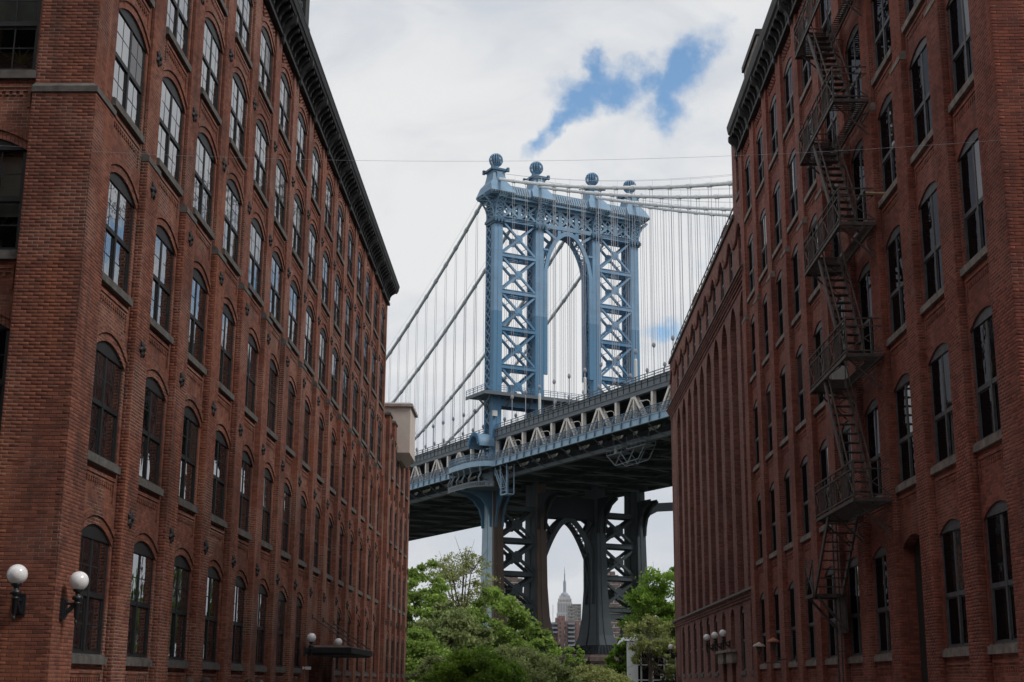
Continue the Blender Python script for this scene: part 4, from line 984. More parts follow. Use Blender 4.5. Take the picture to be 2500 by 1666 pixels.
# barrel hood over the walkway, meter box
hd = MB(FB); N = 16; rr = 2.15; sc_ = .25; zc = 42.15
def ring(mb, r0, r1, t0, t1):
    for q in range(N):
        a0, a1 = math.pi*q/N, math.pi*(q+1)/N
        P = [(sc_+r*math.cos(a), zc+r*math.sin(a)) for r, a in ((r0, a0), (r0, a1), (r1, a1), (r1, a0))]
        mb.add([(t_, p[0], p[1]) for t_ in (t0, t1) for p in P], [(0, 1, 2, 3), (7, 6, 5, 4), (0, 4, 5, 1), (2, 6, 7, 3), (0, 3, 7, 4), (1, 5, 6, 2)])
ring(hd, rr, rr-.15, -18.2, -15.3); hd.box(-18.3, -15.3, sc_-rr-.12, sc_-rr+.2, 41.85, 42.15); hd.box(-18.3, -15.3, sc_+rr-.2, sc_+rr+.12, 41.85, 42.15)
hdo = hd.build('barrel_hood', M['towerg'], BT)
hd = MB(FB); ring(hd, rr+.12, rr-.55, -18.45, -18.2)
for q in range(15):
    a = math.pi*(q+.5)/15; hd.bar((-18.5, sc_+(rr-.45)*math.cos(a), zc+(rr-.45)*math.sin(a)), (-18.5, sc_+(rr)*math.cos(a), zc+(rr)*math.sin(a)), .16)
hd.build('hood_rim', M['tower'], hdo)
hd = MB(FB); hd.plate([(-15.6, 0), (-15.6, .01), (-15.5, .01)], 0, .01); hd.v, hd.f = [], []
for q in range(N):
    a0, a1 = math.pi*q/N, math.pi*(q+1)/N; hd.add([(-15.6, sc_, zc), (-15.6, sc_+rr*math.cos(a0), zc+rr*math.sin(a0)), (-15.6, sc_+rr*math.cos(a1), zc+rr*math.sin(a1))], [(0, 1, 2)])
hd.build('hood_back', M['underdeck'], hdo)
hb = MB(FB); hb.box(TT[0]-1.0, TT[0]-.2, -1.9, -1.4, 47.3, 48.3); hb.build('service_box', M['white'], BT)

# stone pedestals
for (ta, tb, lab) in ((-20.5, 0.0, 'brown granite pedestal under the left legs of the bridge tower'), (.3, 20.5, 'brown granite pedestal under the right legs of the bridge tower')):
    t = thing('stone_pedestal', lab, 'pedestal', tuple(FB.pt((ta+tb)/2, 0, 0)))
    p = MB(FB); p.box(ta+.3, tb-.3, -7.2, 7.2, 0, 5.0); p.build('shaft', M['granite'], t)
    p = MB(FB); p.frus(5.0, (ta+.3, tb-.3, -7.2, 7.2), 5.5, (ta, tb, -7.6, 7.6)); p.box(ta, tb, -7.6, 7.6, 5.5, 6.2); p.frus(6.2, (ta, tb, -7.6, 7.6), 6.6, (ta+.8, tb-.8, -6.8, 6.8)); p.build('cap_course', M['granite'], t)

# ------------------------------------------------------------------ deck
SD0, SD1 = -150., 170.
BD = thing('bridge_deck', 'double deck bridge roadway with cream truss and blue railing crossing overhead', 'bridge deck', tuple(FB.pt(0, 0, 37)))
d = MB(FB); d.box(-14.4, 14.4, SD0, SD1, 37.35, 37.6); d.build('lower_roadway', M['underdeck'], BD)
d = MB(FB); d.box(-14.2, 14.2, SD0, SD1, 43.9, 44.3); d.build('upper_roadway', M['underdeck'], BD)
for sg in (-1, 1):
    d = MB(FB); a, b = sorted((sg*14.9, sg*18.2)); d.box(a, b, SD0, SD1, 37.75, 37.95); d.build('walkway', M['underdeck'], BD)
    a, b = sorted((sg*18.2, sg*18.36))
    d = MB(FB); d.box(a, b, SD0, SD1, 37.5, 38.35); a2, b2 = sorted((sg*18.1, sg*18.5)); d.box(a2, b2, SD0, SD1, 38.35, 38.45); d.box(a2, b2, SD0, SD1, 37.4, 37.5); d.build('fascia', M['fascia'], BD)
    a, b = sorted((sg*14.75, sg*15.0)); d = MB(FB); d.box(a, b, SD0, SD1, 43.75, 44.95); a2, b2 = sorted((sg*14.6, sg*15.15)); d.box(a2, b2, SD0, SD1, 44.95, 45.05); d.box(a2, b2, SD0, SD1, 43.65, 43.75)
    go = d.build('edge_girder', M['girder'], BD)
    if sg < 0:
        d = MB(FB)
        for q in range(int((SD1-SD0)/1.64)): d.box(-15.06, -14.99, SD0+q*1.64, SD0+q*1.64+.1, 43.75, 44.95)
        d.box(-15.06, -14.99, SD0, SD1, 44.5, 44.56); d.build('stiffeners', M['underdeck'], go)
        d = MB(FB)
        for z in (45.35, 45.75): d.box(-14.98, -14.88, SD0, SD1, z, z+.1)
        for q in range(int((SD1-SD0)/2.46)): d.box(-15.0, -14.86, SD0+q*2.46, SD0+q*2.46+.14, 45.05, 45.8)
        d.build('guard_rail', M['girder'], BD)
for t in TT:                            # four stiffening trusses
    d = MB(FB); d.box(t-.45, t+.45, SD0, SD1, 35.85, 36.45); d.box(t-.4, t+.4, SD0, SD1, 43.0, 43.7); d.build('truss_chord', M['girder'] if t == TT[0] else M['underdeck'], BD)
d = MB(FB); d.box(TT[0]+.1, TT[0]+.2, SD0, SD1, 36.45, 37.4); d.build('chord_web', M['underdeck'], BD)
V0, VP = -6.46, 9.85
vm = MB(FB)
for q in range(-17, 15):
    s0 = V0-VP*q
    if not SD0+5 < s0 < SD1-5: continue
    for t in TT[:1]:
        for ds in (-4.45, 4.45):
            d = MB(FB)
            for o in (-.28, .28): d.bar((t+o, s0, 43.4), (t+o, s0+ds, 37.3), .14, .42, (0, 1, 0))
            for e in np.linspace(.08, .92, 11): d.bar((t-.3, s0+ds*e, 43.4-6.1*e), (t+.3, s0+ds*(e+.06), 43.4-6.1*(e+.06)), .1)
            d.build('diagonal', M['trusswhite'], BD)
        for ds, wd in ((0, .28), (VP/2, .52)):
            d = MB(FB); d.box(t-.3, t+.3, s0+ds-wd/2, s0+ds+wd/2, 37.3, 43.1); d.build('truss_post', M['trusswhite'], BD)
        d = MB(FB); d.plate([(-.35, 43.5), (-.75, 42.8), (-.5, 42.6), (.5, 42.6), (.75, 42.8), (.35, 43.5)], 0, .1)
        d.v = [tuple(FB.pt(t-.35+(Vector(v)-Vector(TC)).dot(Vector(FB.ed)), s0+(Vector(v)-Vector(TC)).dot(Vector(FB.ea)), v[2])) for v in d.v]; d.build('gusset', M['trusswhite'], BD)
oth = MB(FB)
for t in TT[1:]:
    for q in range(-17, 15):
        s0 = V0-VP*q
        if SD0+5 < s0 < SD1-5:
            for ds in (-4.1, 4.1): oth.bar((t, s0, 43.4), (t, s0+ds, 36.3), .5)
            oth.box(t-.25, t+.25, s0+VP/2-.3, s0+VP/2+.3, 36.3, 43.1)
oth.build('inner_trusses', M['underdeck'], BD, kind='stuff')
s = V0+VP*14
fb_ = MB(); fb_.box(-14.6, 14.6, -.18, .18, 35.95, 37.3); fb_.box(-14.6, 14.6, -.4, .4, 35.85, 35.95); fbm = fb_.mesh('floor_beam', M['underdeck'])
sb_ = MB()
pr = [(-14.7, 36.0), (-15.6, 36.02), (-16.6, 36.35), (-17.4, 36.95), (-18.2, 37.45)]
for (x0, z0), (x1, z1) in zip(pr[:-1], pr[1:]): sb_.bar((x0, 0, z0), (x1, 0, z1), .14, .12)
sbm = sb_.mesh('walkway_bracket', M['girder'])
def bmat(t, s, z, flip=False):
    p = FB.pt(t, s, z); u, v = FB.ea*(-1 if flip else 1), FB.ed*(-1 if flip else 1)
    return Matrix(((u[0], v[0], 0, p[0]), (u[1], v[1], 0, p[1]), (0, 0, 1, p[2]), (0, 0, 0, 1)))
s = SD0+2
while s < SD1:
    link('floor_beam', fbm, BD, bmat(0, s, 0)); link('walkway_bracket', sbm, BD, bmat(0, s, 0)); link('walkway_bracket', sbm, BD, bmat(0, s, 0, True)); s += VP/2
for t in np.linspace(-12.2, 12.2, 9):
    d = MB(FB); d.box(t-.15, t+.15, SD0, SD1, 36.5, 37.3); d.box(t-.3, t+.3, SD0, SD1, 36.42, 36.5); d.build('stringer', M['legblue'], BD)
d = MB(FB)
for q in range(32):
    a, b = SD0+q*VP, SD0+(q+1)*VP
    d.bar((-14.4, a, 36), (14.4, b, 36), .3, .2); d.bar((14.4, a, 36), (-14.4, b, 36), .3, .2)
d.build('lateral_bracing', M['girder'], BD)
# walkway railing on the near side
rp = MB(); rp.bar((-18.55, 0, 37.5), (-18.45, 0, 38.5), .22, .16); rp.tube([(-18.5, 0, 38.4), (-18.42, 0, 38.9), (-18.25, 0, 39.4), (-18.22, 0, 39.75)], .09, 5); rpm = rp.mesh('railing_post', M['rail'])
s = SD0+1
while s < SD1: link('railing_post', rpm, BD, bmat(0, s, 0)); s += VP/4
rl = MB(FB)
for t, z in ((-18.35, 38.6), (-18.22, 39.2), (-18.22, 39.7)): rl.box(t-.05, t+.05, SD0, SD1, z-.05, z+.05)
rl.build('railing', M['rail'], BD)
mp = MB(FB)
for q in range(int((SD1-SD0)/.6)):
    s = SD0+q*.6; mp.bar((-18.33, s, 38.5), (-18.22, s+.6, 39.65), .024, .02); mp.bar((-18.33, s+.6, 38.5), (-18.22, s, 39.65), .024, .02)
mp.build('railing_mesh', M['rail'], BD, kind='stuff')
mp = MB(FB)
for z in (39.4, 39.9, 40.4): mp.box(-15.5, -15.44, SD0, SD1, z, z+.05)
for q in range(int((SD1-SD0)/1.2)): mp.box(-15.5, -15.43, SD0+q*1.2, SD0+q*1.2+.07, 37.9, 40.4)
for q in range(int((SD1-SD0)/.4)): mp.box(-15.47, -15.45, SD0+q*.4, SD0+q*.4+.025, 37.9, 40.4)
mp.build('mesh_fence', M['mesh'], BD, kind='stuff')
# balcony of the walkway round the tower
bc = MB(FB); N = 20
pl = [(-18.3-2.9*max(0, 1-(s/7.4)**4)**.7, s) for s in np.linspace(-7.4, 7.4, N+1)]
for (t0, s0), (t1, s1) in zip(pl[:-1], pl[1:]): bc.add([(t0, s0, 37.5), (t1, s1, 37.5), (t1, s1, 38.4), (t0, s0, 38.4), (t0+.15, s0, 37.5), (t1+.15, s1, 37.5), (t1+.15, s1, 38.4), (t0+.15, s0, 38.4)], [(0, 1, 2, 3), (4, 7, 6, 5), (0, 4, 5, 1), (3, 2, 6, 7)]); bc.add([(t0, s0, 37.8), (t1, s1, 37.8), (-18, s1, 37.8), (-18, s0, 37.8)], [(0, 1, 2, 3)])
bco = bc.build('balcony', M['fascia'], BD)
br_ = MB(FB)
for (t0, s0), (t1, s1) in zip(pl[:-1], pl[1:]):
    for z in (38.7, 39.2, 39.7): br_.bar((t0, s0, z), (t1, s1, z), .1)
    for e in np.linspace(0, 1, 4)[:-1]: br_.bar((t0+(t1-t0)*e, s0+(s1-s0)*e, 38.4), (t0+(t1-t0)*e, s0+(s1-s0)*e, 39.7), .06)
br_.build('railing', M['rail'], bco)
lo = MB(FB)
for (t0, s0), (t1, s1) in zip(pl[:-1], pl[1:]):
    for z in (34.1, 34.85): lo.bar((t0, s0, z), (t1, s1, z), .22)
    for e in (0, .5): lo.bar((t0+(t1-t0)*e, s0+(s1-s0)*e, 34.1), (t0+(t1-t0)*e, s0+(s1-s0)*e, 34.85), .22)
    lo.add([(t0, s0, 34.0), (t1, s1, 34.0), (-15, s1, 34.0), (-15, s0, 34.0)], [(0, 1, 2, 3)])
for q in range(2, N, 3):
    t0, s0 = pl[q]; lo.tube([(t0, s0, 34.8), (t0-.1, s0, 35.6), (t0+.35, s0, 36.4), (t0+.1, s0, 37.5)], .16, 5)
lo.build('lower_ring', M['girder'], bco)
# big curved knee brackets under the balcony, fore and aft of the leg
kb = MB(FB)
for s in (-1.6, 1.6):
    cv = [(-15.6-.1, 27.9), (-15.8, 29.5), (-16.4, 31.2), (-17.6, 32.7), (-19.4, 33.6), (-21.2, 33.95)]
    kb.plate([(-15.4, 27.9)]+cv+[(-21.2, 34.1), (-15.4, 34.1)], s-.12, s+.12)
    for (x0, z0), (x1, z1) in zip(cv[:-1], cv[1:]): kb.bar((x0, s, z0), (x1, s, z1), .5, .25)
cv = [(-2.4, 27.9), (-2.6, 29.5), (-3.2, 31.2), (-4.6, 32.8), (-6.6, 33.7)]
for t in (-15.2, -13.9):
    for sg in (-1,):
        kb.add([(t, x*-sg*1.0 if sg > 0 else x, z) for x, z in [(-2.0, 27.9)]+cv+[(-6.6, 34.1), (-2.0, 34.1)]], [tuple(range(8))])
        for (x0, z0), (x1, z1) in zip(cv[:-1], cv[1:]): kb.bar((t, x0, z0), (t, x1, z1), .4, .25)
kb.build('knee_bracket', M['towerdeep'], bco)
kb = MB(FB)                             # the same on the far legs, seen as dark consoles
for t in TT[1:]:
    for tt in (t-.7, t+.7):
        for (x0, z0), (x1, z1) in zip(cv[:-1], cv[1:]): kb.bar((tt, x0, z0), (tt, x1, z1), .45, .3)
        kb.add([(tt, x, z) for x, z in [(-2.0, 27.9)]+cv+[(-6.6, 34.1), (-2.0, 34.1)]], [tuple(range(8))])
cv2 = [(15.6, 27.9), (15.8, 29.5), (16.4, 31.2), (17.6, 32.7), (19.4, 33.6), (26, 34.3)]
for (x0, z0), (x1, z1) in zip(cv2[:-1], cv2[1:]): kb.bar((x0, 0, z0), (x1, 0, z1), 1.6, .25, (0, 1, 0))
kb.build('knee_bracket', M['underdeck'], BD)
# access stair and hanging gantries beside the leg
st = MB(FB)
for t in (-17.6, -16.7):
    for z0, z1, s0, s1 in ((36.5, 33.0, -6.6, -9.0), (37.4, 33.9, -6.6, -9.0)): st.bar((t, s0, z0), (t, s1, z1), .12)
    for s, z in ((-6.6, 36), (-9.0, 32.6)): st.bar((t, s, z), (t, s, z+3), .12)
for q in range(9): st.bar((-17.6, -6.6-.27*q, 36.5-.39*q), (-16.7, -6.6-.27*q, 36.5-.39*q), .22, .05)
st.box(-17.8, -16.4, -11.2, -9.0, 32.3, 32.5)
for s in (-11.2, -9): 
    for t in (-17.8, -16.4): st.bar((t, s, 32.4), (t, s, 37.4), .12)
for z in (33.0, 33.6): st.bar((-17.8, -11.2, z), (-17.8, -9, z), .08)
st.build('access_stair', M['fascia'], BD)
# inspection traveller hung below the deck
IP = thing('inspection_gantry', 'grey steel inspection gantry hanging below the bridge deck beside the right building', 'gantry', tuple(FB.pt(-14, -46, 33)))
g_ = MB(FB)
for (s0, s1, zo) in ((-44.2, -40.0, 0.), (-50.5, -45.6, .25)):
    for t in (-16.0, -14.2):
        for z in (34.9, 35.5, 36.0): g_.bar((t, s0, z+zo), (t, s1, z+zo), .09)
        for s in np.linspace(s0, s1, 5): g_.bar((t, s, 34.9+zo), (t, s, 36.0+zo), .08)
    for s in (s0, s1):
        for z in (34.9, 35.5, 36.0): g_.bar((-16.0, s, z+zo), (-14.2, s, z+zo), .09)
    g_.box(-16.0, -14.2, s0, s1, 34.8+zo, 34.88+zo)
g_.build('basket', M['girder'], IP)
g_ = MB(FB)
for t in (-16.0, -14.2):
    for p, q in (((-40.2, 34.8), (-42.4, 33.1)), ((-42.4, 33.1), (-44, 34.8)), ((-44, 34.8), (-45.8, 33.0)), ((-45.8, 33.0), (-47.6, 34.9)), ((-42.4, 33.1), (-48.6, 33.3)), ((-48.6, 33.3), (-50.2, 34.9))): g_.bar((t, p[0], p[1]), (t, q[0], q[1]), .11)
for s, z in ((-42.4, 33.1), (-45.8, 33.0), (-48.6, 33.3)): g_.bar((-16.0, s, z), (-14.2, s, z), .11)
for s in (-40.5, -44, -46, -50): g_.bar((-15, s, 34.8), (-15, s, 37.3), .1)
g_.build('frame', M['girder'], IP)
g_ = MB(FB); g_.lathe([(.22, 35.0), (.24, 36.0), (.1, 36.2)], (-15.4, -41.5), 10); g_.build('tank', M['white'], IP)
# roadway lamps on the truss
for q in range(6):
    s = V0+VP/2-VP*(q*1)+.3
    lp = thing('bridge_lamp', 'small curved white lamp on the %s cream truss post right of the tower' % ('first', 'second', 'third', 'fourth', 'fifth', 'sixth')[q], 'lamp', tuple(FB.pt(-15.1, s, 41)), 'lamps along the bridge walkway')
    a = MB(FB); a.tube([(-15.0, s, 41.0), (-15.05, s, 41.5), (-15.3, s+.3, 41.75), (-15.7, s+.9, 41.7)], .06, 5); a.build('arm', M['trusswhite'], lp)
    a = MB(FB); a.box(-16.0, -15.6, s+.8, s+1.3, 41.55, 41.72); a.build('lamp_head', M['white'], lp)

# ------------------------------------------------------------------ cables
def cz_(s): return 92.2-.56*s+.0016*s*s if s >= 0 else 92.2+.402*s+.00095*s*s
LAB = ['nearest left main cable of the bridge running over the first ball finial', 'second main cable of the bridge from the left', 'third main cable of the bridge from the left', 'farthest right main cable of the bridge']
for i, t in enumerate(TT):
    C_ = thing('main_cable', LAB[i], 'cable', tuple(FB.pt(t, 0, 92)), 'main suspension cables')
    for nm, ss, m_ in (('cable', np.linspace(0, 168, 60), M['cable2']), ('cable', np.linspace(0, -150, 60), M['cable'])):
        c = MB(FB); c.tube([(t, s, cz_(s)) for s in ss], .30, 10); c.build(nm, m_, C_, True)
    hr = MB(FB)
    for o in (-.35, .35):
        hr.tube([(t+o, s, cz_(s)+1.15) for s in np.linspace(2, 160, 50)], .018, 4, False); hr.tube([(t+o, s, cz_(s)+1.15) for s in np.linspace(-3, -150, 50)], .018, 4, False)
    hr.build('hand_rope', M['rope'], C_)
    sl = list(np.arange(7.6, 160, 4.46))+list(-np.arange(7.0, 145, 4.9))
    for j, s in enumerate(sl):
        z = cz_(s); h = MB(FB)
        sg = 1 if s > 0 else -1
        if z > 52:
            for ds in (-.34, .34): h.bar((t, s+ds, z), (t, s+ds, 49.8), .05)
            h.bar((t, s, 45.1), (t, s, 49.8), .09)
            h.lathe([(.1, 49.4), (.26, 49.6), (.3, 49.8), (.26, 50.0), (.1, 50.2)], (t, s), 7)
        else: h.bar((t, s, z), (t, s, 45.1), .06)
        ho = h.build('hanger', M['rope'], C_)
        b = MB(FB); dz = (cz_(s+.1)-cz_(s-.1))/.2
        b.tube([(t, s-.45, z-.45*dz), (t, s+.45, z+.45*dz)], .40, 10); b.tube([(t+.3, s, z+.2), (t+.3, s, z+1.3)], .03, 4); b.build('cable_band', M['cable' if s < 0 else 'cable2'], ho)
        if i == 0 and s < 0 and min(abs(s+x) for x in (16.8, 31.5, 46.2)) < 1:
            w = MB(FB); w.lathe([(.24, 45.1), (.24, 48.5), (.18, 48.7)], (t, s), 10); w.build('casing', M['white'], ho)

# ------------------------------------------------------------------ trees of the park
def px_at(px, py, Y):
    d = ray(px, py); return (d[0]/d[1]*Y, Y, CZ+d[2]/d[1]*Y)
def tree(label, px, ytop, Y, width, crowns, leaf, nleaf, size, density=1., bare=False, name='tree'):
    """crowns: (dx, z fraction, rx, rz) in units of width / height"""
    X, _, H = px_at(px, ytop, Y); base = np.array([X, Y, 0.]); t = thing(name, label, 'tree', tuple(base), 'trees in the park below the bridge')
    tr = MB(); hh = H*.62; lean = random.uniform(-.25, .25)
    tr.tube([(X+lean*e*e*2, Y, hh*e) for e in np.linspace(0, 1, 6)], [.035*H*(1-.75*e) for e in np.linspace(0, 1, 6)], 7)
    cl = []
    for (dx, zf, rx, rz) in crowns:
        n = max(6, int(60*rx*2*rz*2*density))
        for _ in range(n):
            v = rng.normal(size=3); v /= np.linalg.norm(v); rr = rng.uniform(.45, 1.0)**.5
            cl.append((X+(dx+v[0]*rx*rr)*width, Y+v[1]*rx*rr*width, (zf+v[2]*rz*rr)*H, rx*width*.19))
    for k in range(14 if not bare else 34):
        c = cl[rng.integers(len(cl))]; s0 = np.array([X, Y, hh*rng.uniform(.45, .98)]); e = np.array(c[:3]); mid = s0*.5+e*.5+np.array([0, 0, -.08*H*rng.uniform(0, 1)])
        r0 = .010*H*(1 if not bare else .7); tr.tube([tuple(s0), tuple(mid), tuple(e)], [r0, r0*.6, r0*.18], 5)
        if bare:
            for _ in range(3):
                q = e+rng.normal(size=3)*.09*H; tr.tube([tuple(mid*.3+e*.7), tuple(q)], [r0*.35, r0*.1], 4)
    tr.build('trunk', M['bark'], t)
    cl = np.array(cl); N = int(nleaf*1.1)
    idx = rng.integers(len(cl), size=N); cen = cl[idx]
    off = rng.normal(size=(N, 3))*cen[:, 3:4]*np.array([1, 1, .6])*.60
    c = cen[:, :3]+off; c[:, 2] = np.maximum(c[:, 2], .3)
    nrm = rng.normal(size=(N, 3))+np.array([0, -.25, .7]); nrm /= np.linalg.norm(nrm, axis=1)[:, None]
    a = np.cross(nrm, rng.normal(size=(N, 3))); a /= np.linalg.norm(a, axis=1)[:, None]; b = np.cross(nrm, a)
    sz = size*1.08*rng.uniform(.5, 1.25, size=(N, 1))
    V = np.stack([c-a*sz, c+b*sz*.55, c+a*sz, c-b*sz*.55], 1).reshape(-1, 3)
    me = bpy.data.meshes.new('crown'); me.vertices.add(4*N); me.vertices.foreach_set('co', V.ravel()); me.loops.add(4*N); me.loops.foreach_set('vertex_index', np.arange(4*N)); me.polygons.add(N); me.polygons.foreach_set('loop_start', np.arange(0, 4*N, 4)); me.update(calc_edges=True)
    me.materials.append(leaf); link('crown', me, t)
full = [(0, .62, .40, .28), (-.28, .5, .28, .24), (.28, .5, .28, .24), (.05, .82, .26, .17), (-.1, .3, .46, .22), (.2, .28, .42, .2)]
loose = [(0, .66, .40, .28), (-.22, .78, .2, .16), (.2, .84, .18, .13), (0, .4, .4, .2)]
low = [(0, .55, .48, .34), (-.3, .45, .32, .3), (.3, .45, .32, .3), (0, .78, .28, .2), (0, .25, .5, .22)]
tree('tall full green tree directly beside the left warehouse', 1030, 1362, 128, 7.6, full, M['leafA'], 30000, .17, 1.6)
tree('sparse half bare tree with thin yellowish spring leaves beside the tower leg', 1128, 1330, 138, 8.6, loose+[(-.1, .72, .36, .26), (.12, .76, .3, .22)], M['leafC'], 10000, .12, 2.2, True)
tree('mid green tree in front of the left tower leg', 1205, 1425, 126, 7.6, full, M['leafA'], 28000, .16, 1.6)
tree('dull olive tree behind the green one in the left clump', 1105, 1455, 120, 6.5, low, M['leafB'], 22000, .16, 1.4)
tree('rounded olive tree low at the bottom centre', 1268, 1572, 100, 6.4, low, M['leafB'], 26000, .12, 1.5)
tree('green tree between the tower legs reaching the red brick flats', 1300, 1512, 140, 5.2, full, M['leafA'], 20000, .16, 1.5)
tree('bright green low tree at the bottom of the left clump', 1165, 1570, 92, 5.2, low, M['leafD'], 22000, .11, 1.5)
tree('dark green low tree against the foot of the left annex', 1012, 1530, 112, 5.4, low, M['leafA'], 22000, .14, 1.5)
tree('small olive bush at the very bottom near the left annex', 1075, 1590, 96, 4.2, low, M['leafB'], 14000, .11, 1.4)
tree('low yellow green bush before the granite pedestal', 1450, 1622, 104, 5.0, low, M['leafC'], 15000, .10, 1.4)
tree('slim young tree standing before the granite pedestal', 1402, 1565, 150, 2.8, loose, M['leafA'], 4500, .14, 1.2)
tree('tall airy yellow green tree beside the brown building', 1640, 1368, 118, 9.0, [(0, .68, .36, .28), (-.25, .62, .25, .2), (.2, .6, .3, .2), (.02, .86, .16, .12), (-.36, .5, .16, .12), (-.1, .44, .3, .12)], M['leafD'], 27000, .14, 2.2, True)
tree('low leafy tree overhanging the white glass pavilion', 1585, 1490, 112, 4.6, [(0, .74, .42, .2), (.25, .5, .25, .22), (-.15, .55, .2, .12)], M['leafC'], 5000, .12, 1.4, True)
tree('small bright green tree at the left of the white pavilion', 1512, 1556, 122, 2.2, low, M['leafD'], 8000, .13, 1.2)

tree('broad green tree behind the far end of the brown building', 1830, 1400, 112, 9.0, full, M['leafA'], 16000, .2, 1.4)
tree('second broad green tree behind the far end of the brown building', 2010, 1420, 124, 9.0, full, M['leafB'], 14000, .2, 1.4)

# ------------------------------------------------------------------ white glass pavilion with its sign
PV = thing('glass_pavilion', 'white steel and glass pavilion half hidden behind the right hand tree', 'pavilion', (9.5, 119, 0))
b = MB(); b.box(7.3, 12.0, 117.05, 129, 0, 4.6); b.build('glazing', M['glassR'], PV)
b = MB()
for x in np.linspace(7.3, 12.0, 6): b.box(x-.06, x+.06, 116.9, 117.04, 0, 4.6)
for z in (.1, 2.0, 3.2, 4.5): b.box(7.3, 12.0, 116.92, 117.03, z-.05, z+.05)
b.build('mullions', M['pavwhite'], PV)
b = MB(); b.box(7.1, 7.95, 116.5, 117.4, 0, 5.1); b.frus(5.1, (6.95, 12.2, 116.4, 129), 5.6, (7.2, 12.2, 116.8, 129)); b.bar((8.6, 116.7, 5.2), (10.6, 116.7, 3.2), .18); b.build('frame', M['pavwhite'], PV)
b = MB(); b.box(9.75, 11.45, 116.75, 116.85, 1.85, 2.8); sgn = b.build('sign_board', M['dark'], PV)
tx = bpy.data.curves.new('lettering', 'FONT'); tx.body = 'PARK'; tx.size = .72; tx.extrude = .02; tx.align_x = 'CENTER'
tob = bpy.data.objects.new('lettering', tx); col.objects.link(tob)
dg = bpy.context.evaluated_depsgraph_get(); tme = bpy.data.meshes.new_from_object(tob.evaluated_get(dg)); bpy.data.objects.remove(tob)
tme.materials.clear(); tme.materials.append(M['white']); link('lettering', tme, sgn, Matrix.Translation((10.6, 116.72, 2.0)) @ Matrix.Rotation(R(90), 4, 'X'), label='white word PARK on the dark sign')

# ------------------------------------------------------------------ skyline across the river
def place(px, Y): d = ray(px, 1600); return d[0]/d[1]*Y
def zat(py, px, Y): d = ray(px, py); return CZ+d[2]/d[1]*Y
YE_ = 5000; xe = place(1379, YE_)
E_ = thing('skyscraper', 'pale stepped art deco skyscraper with a tall mast framed by the lower arch', 'skyscraper', (xe, YE_, 0))
zz = lambda y: zat(y, 1379, YE_)
s_ = MB()
pxm = YE_/F_PX
tiers = [(1520, 52, 30), (1497, 40, 26), (1471, 37, 24), (1462, 33, 22), (1455, 29, 20)]
prev = 0
hw = [38, 28.5, 26, 23.5, 19]
for (y, w_, dd_), h_ in zip(tiers, hw):
    z = zz(y); s_.box(xe-h_, xe+h_, YE_-h_*.7, YE_+h_*.7, prev, z); prev = z-1
s_.build('shaft', M['esb'], E_)
s_ = MB()
for h_, y0, y1 in ((26, 1497, 1472), (28.5, 1540, 1498), (23.5, 1471, 1463)):
    for q in np.linspace(-.86, .86, 9): s_.box(xe+q*h_-.9, xe+q*h_+.9, YE_-h_*.7-.6, YE_-h_*.7+1, zz(y0), zz(y1)-3)
s_.build('window_strips', M['farwin'], E_)
s_ = MB(); s_.lathe([(15, zz(1455)-.5), (14, zz(1452)), (11, zz(1449)), (6.5, zz(1447)), (5.4, zz(1445)), (5.2, zz(1424)), (4.2, zz(1419)), (2.4, zz(1417))], (xe, YE_), 12); s_.build('crown', M['esbmetal'], E_)
s_ = MB(); s_.lathe([(2.4, zz(1418)), (1.9, zz(1402)), (1.2, zz(1400)), (1.0, zz(1390)), (.5, zz(1389)), (.4, zz(1383))], (xe, YE_), 8); s_.build('mast', M['esbmetal'], E_)
def block(name, label, cat, boxes, Y, wall, band=None, win=None, fl=2.9, cw=3.2, ww=1.5, skip=None, bal=None):
    """boxes: (px0, px1, pytop, depth offset)"""
    c = place((boxes[0][0]+boxes[0][1])/2, Y); t = thing(name, label, cat, (c, Y, 0))
    w = MB(); wn = MB(); bd = MB()
    for (p0, p1, py, dy) in boxes:
        x0, x1 = place(p0, Y), place(p1, Y); z = zat(py, (p0+p1)/2, Y); y0 = Y+dy
        w.box(x0, x1, y0, y0+18, 0, z)
        nf = int(z/fl)
        for f in range(nf):
            zf = z-1.6-f*fl
            if zf < 3: break
            if band: bd.box(x0-.05, x1+.05, y0-.12, y0+.5, zf-1.35, zf-1.05)
            if win:
                nx = max(1, int((x1-x0)/cw))
                for k in range(nx):
                    xx = x0+(x1-x0)*(k+.5)/nx; wn.box(xx-ww/2, xx+ww/2, y0-.1, y0+.3, zf-1.0, zf+.5)
                    if random.random() < .35: bd.box(xx-ww/2, xx-ww/2+.5, y0-.14, y0+.2, zf-1.0, zf+.5)
    w.build('wall', wall, t)
    if wn.f: wn.build('windows', M['farwin'], t, kind='stuff')
    if bd.f: bd.build('slab_edges', M['farpale'], t, kind='stuff')
    return t
t = block('apartment_block', 'red brick apartment block with balconies below the skyscraper', 'building', [(1334, 1342, 1516, 2), (1342, 1362, 1519, 6), (1356, 1372, 1508, 4), (1364, 1380, 1503, 7), (1362, 1386, 1516, 0), (1386, 1424, 1516, 4)], 1000, M['farbrick'], win=True, cw=3.0, ww=1.3)
b = MB()
for (p0, p1, n_) in ((1341, 1361, 3), (1387, 1404, 14)):
    x0, x1 = place(p0, 1000), place(p1, 1000)
    for k in range(n_): z = zat(1523, 1370, 1000)-k*2.95; b.box(x0, x1, 997.5, 1004, z-.6, z+.5)
b.build('balcony', M['esbmetal'], t, kind='stuff')
block('apartment_block', 'grey concrete apartment block with a grid of windows right of the skyscraper', 'building', [(1386, 1404, 1479, 0), (1396, 1420, 1474, 8)], 1500, M['fargrey'], True, True, 3.6, 4.6, 2.6)
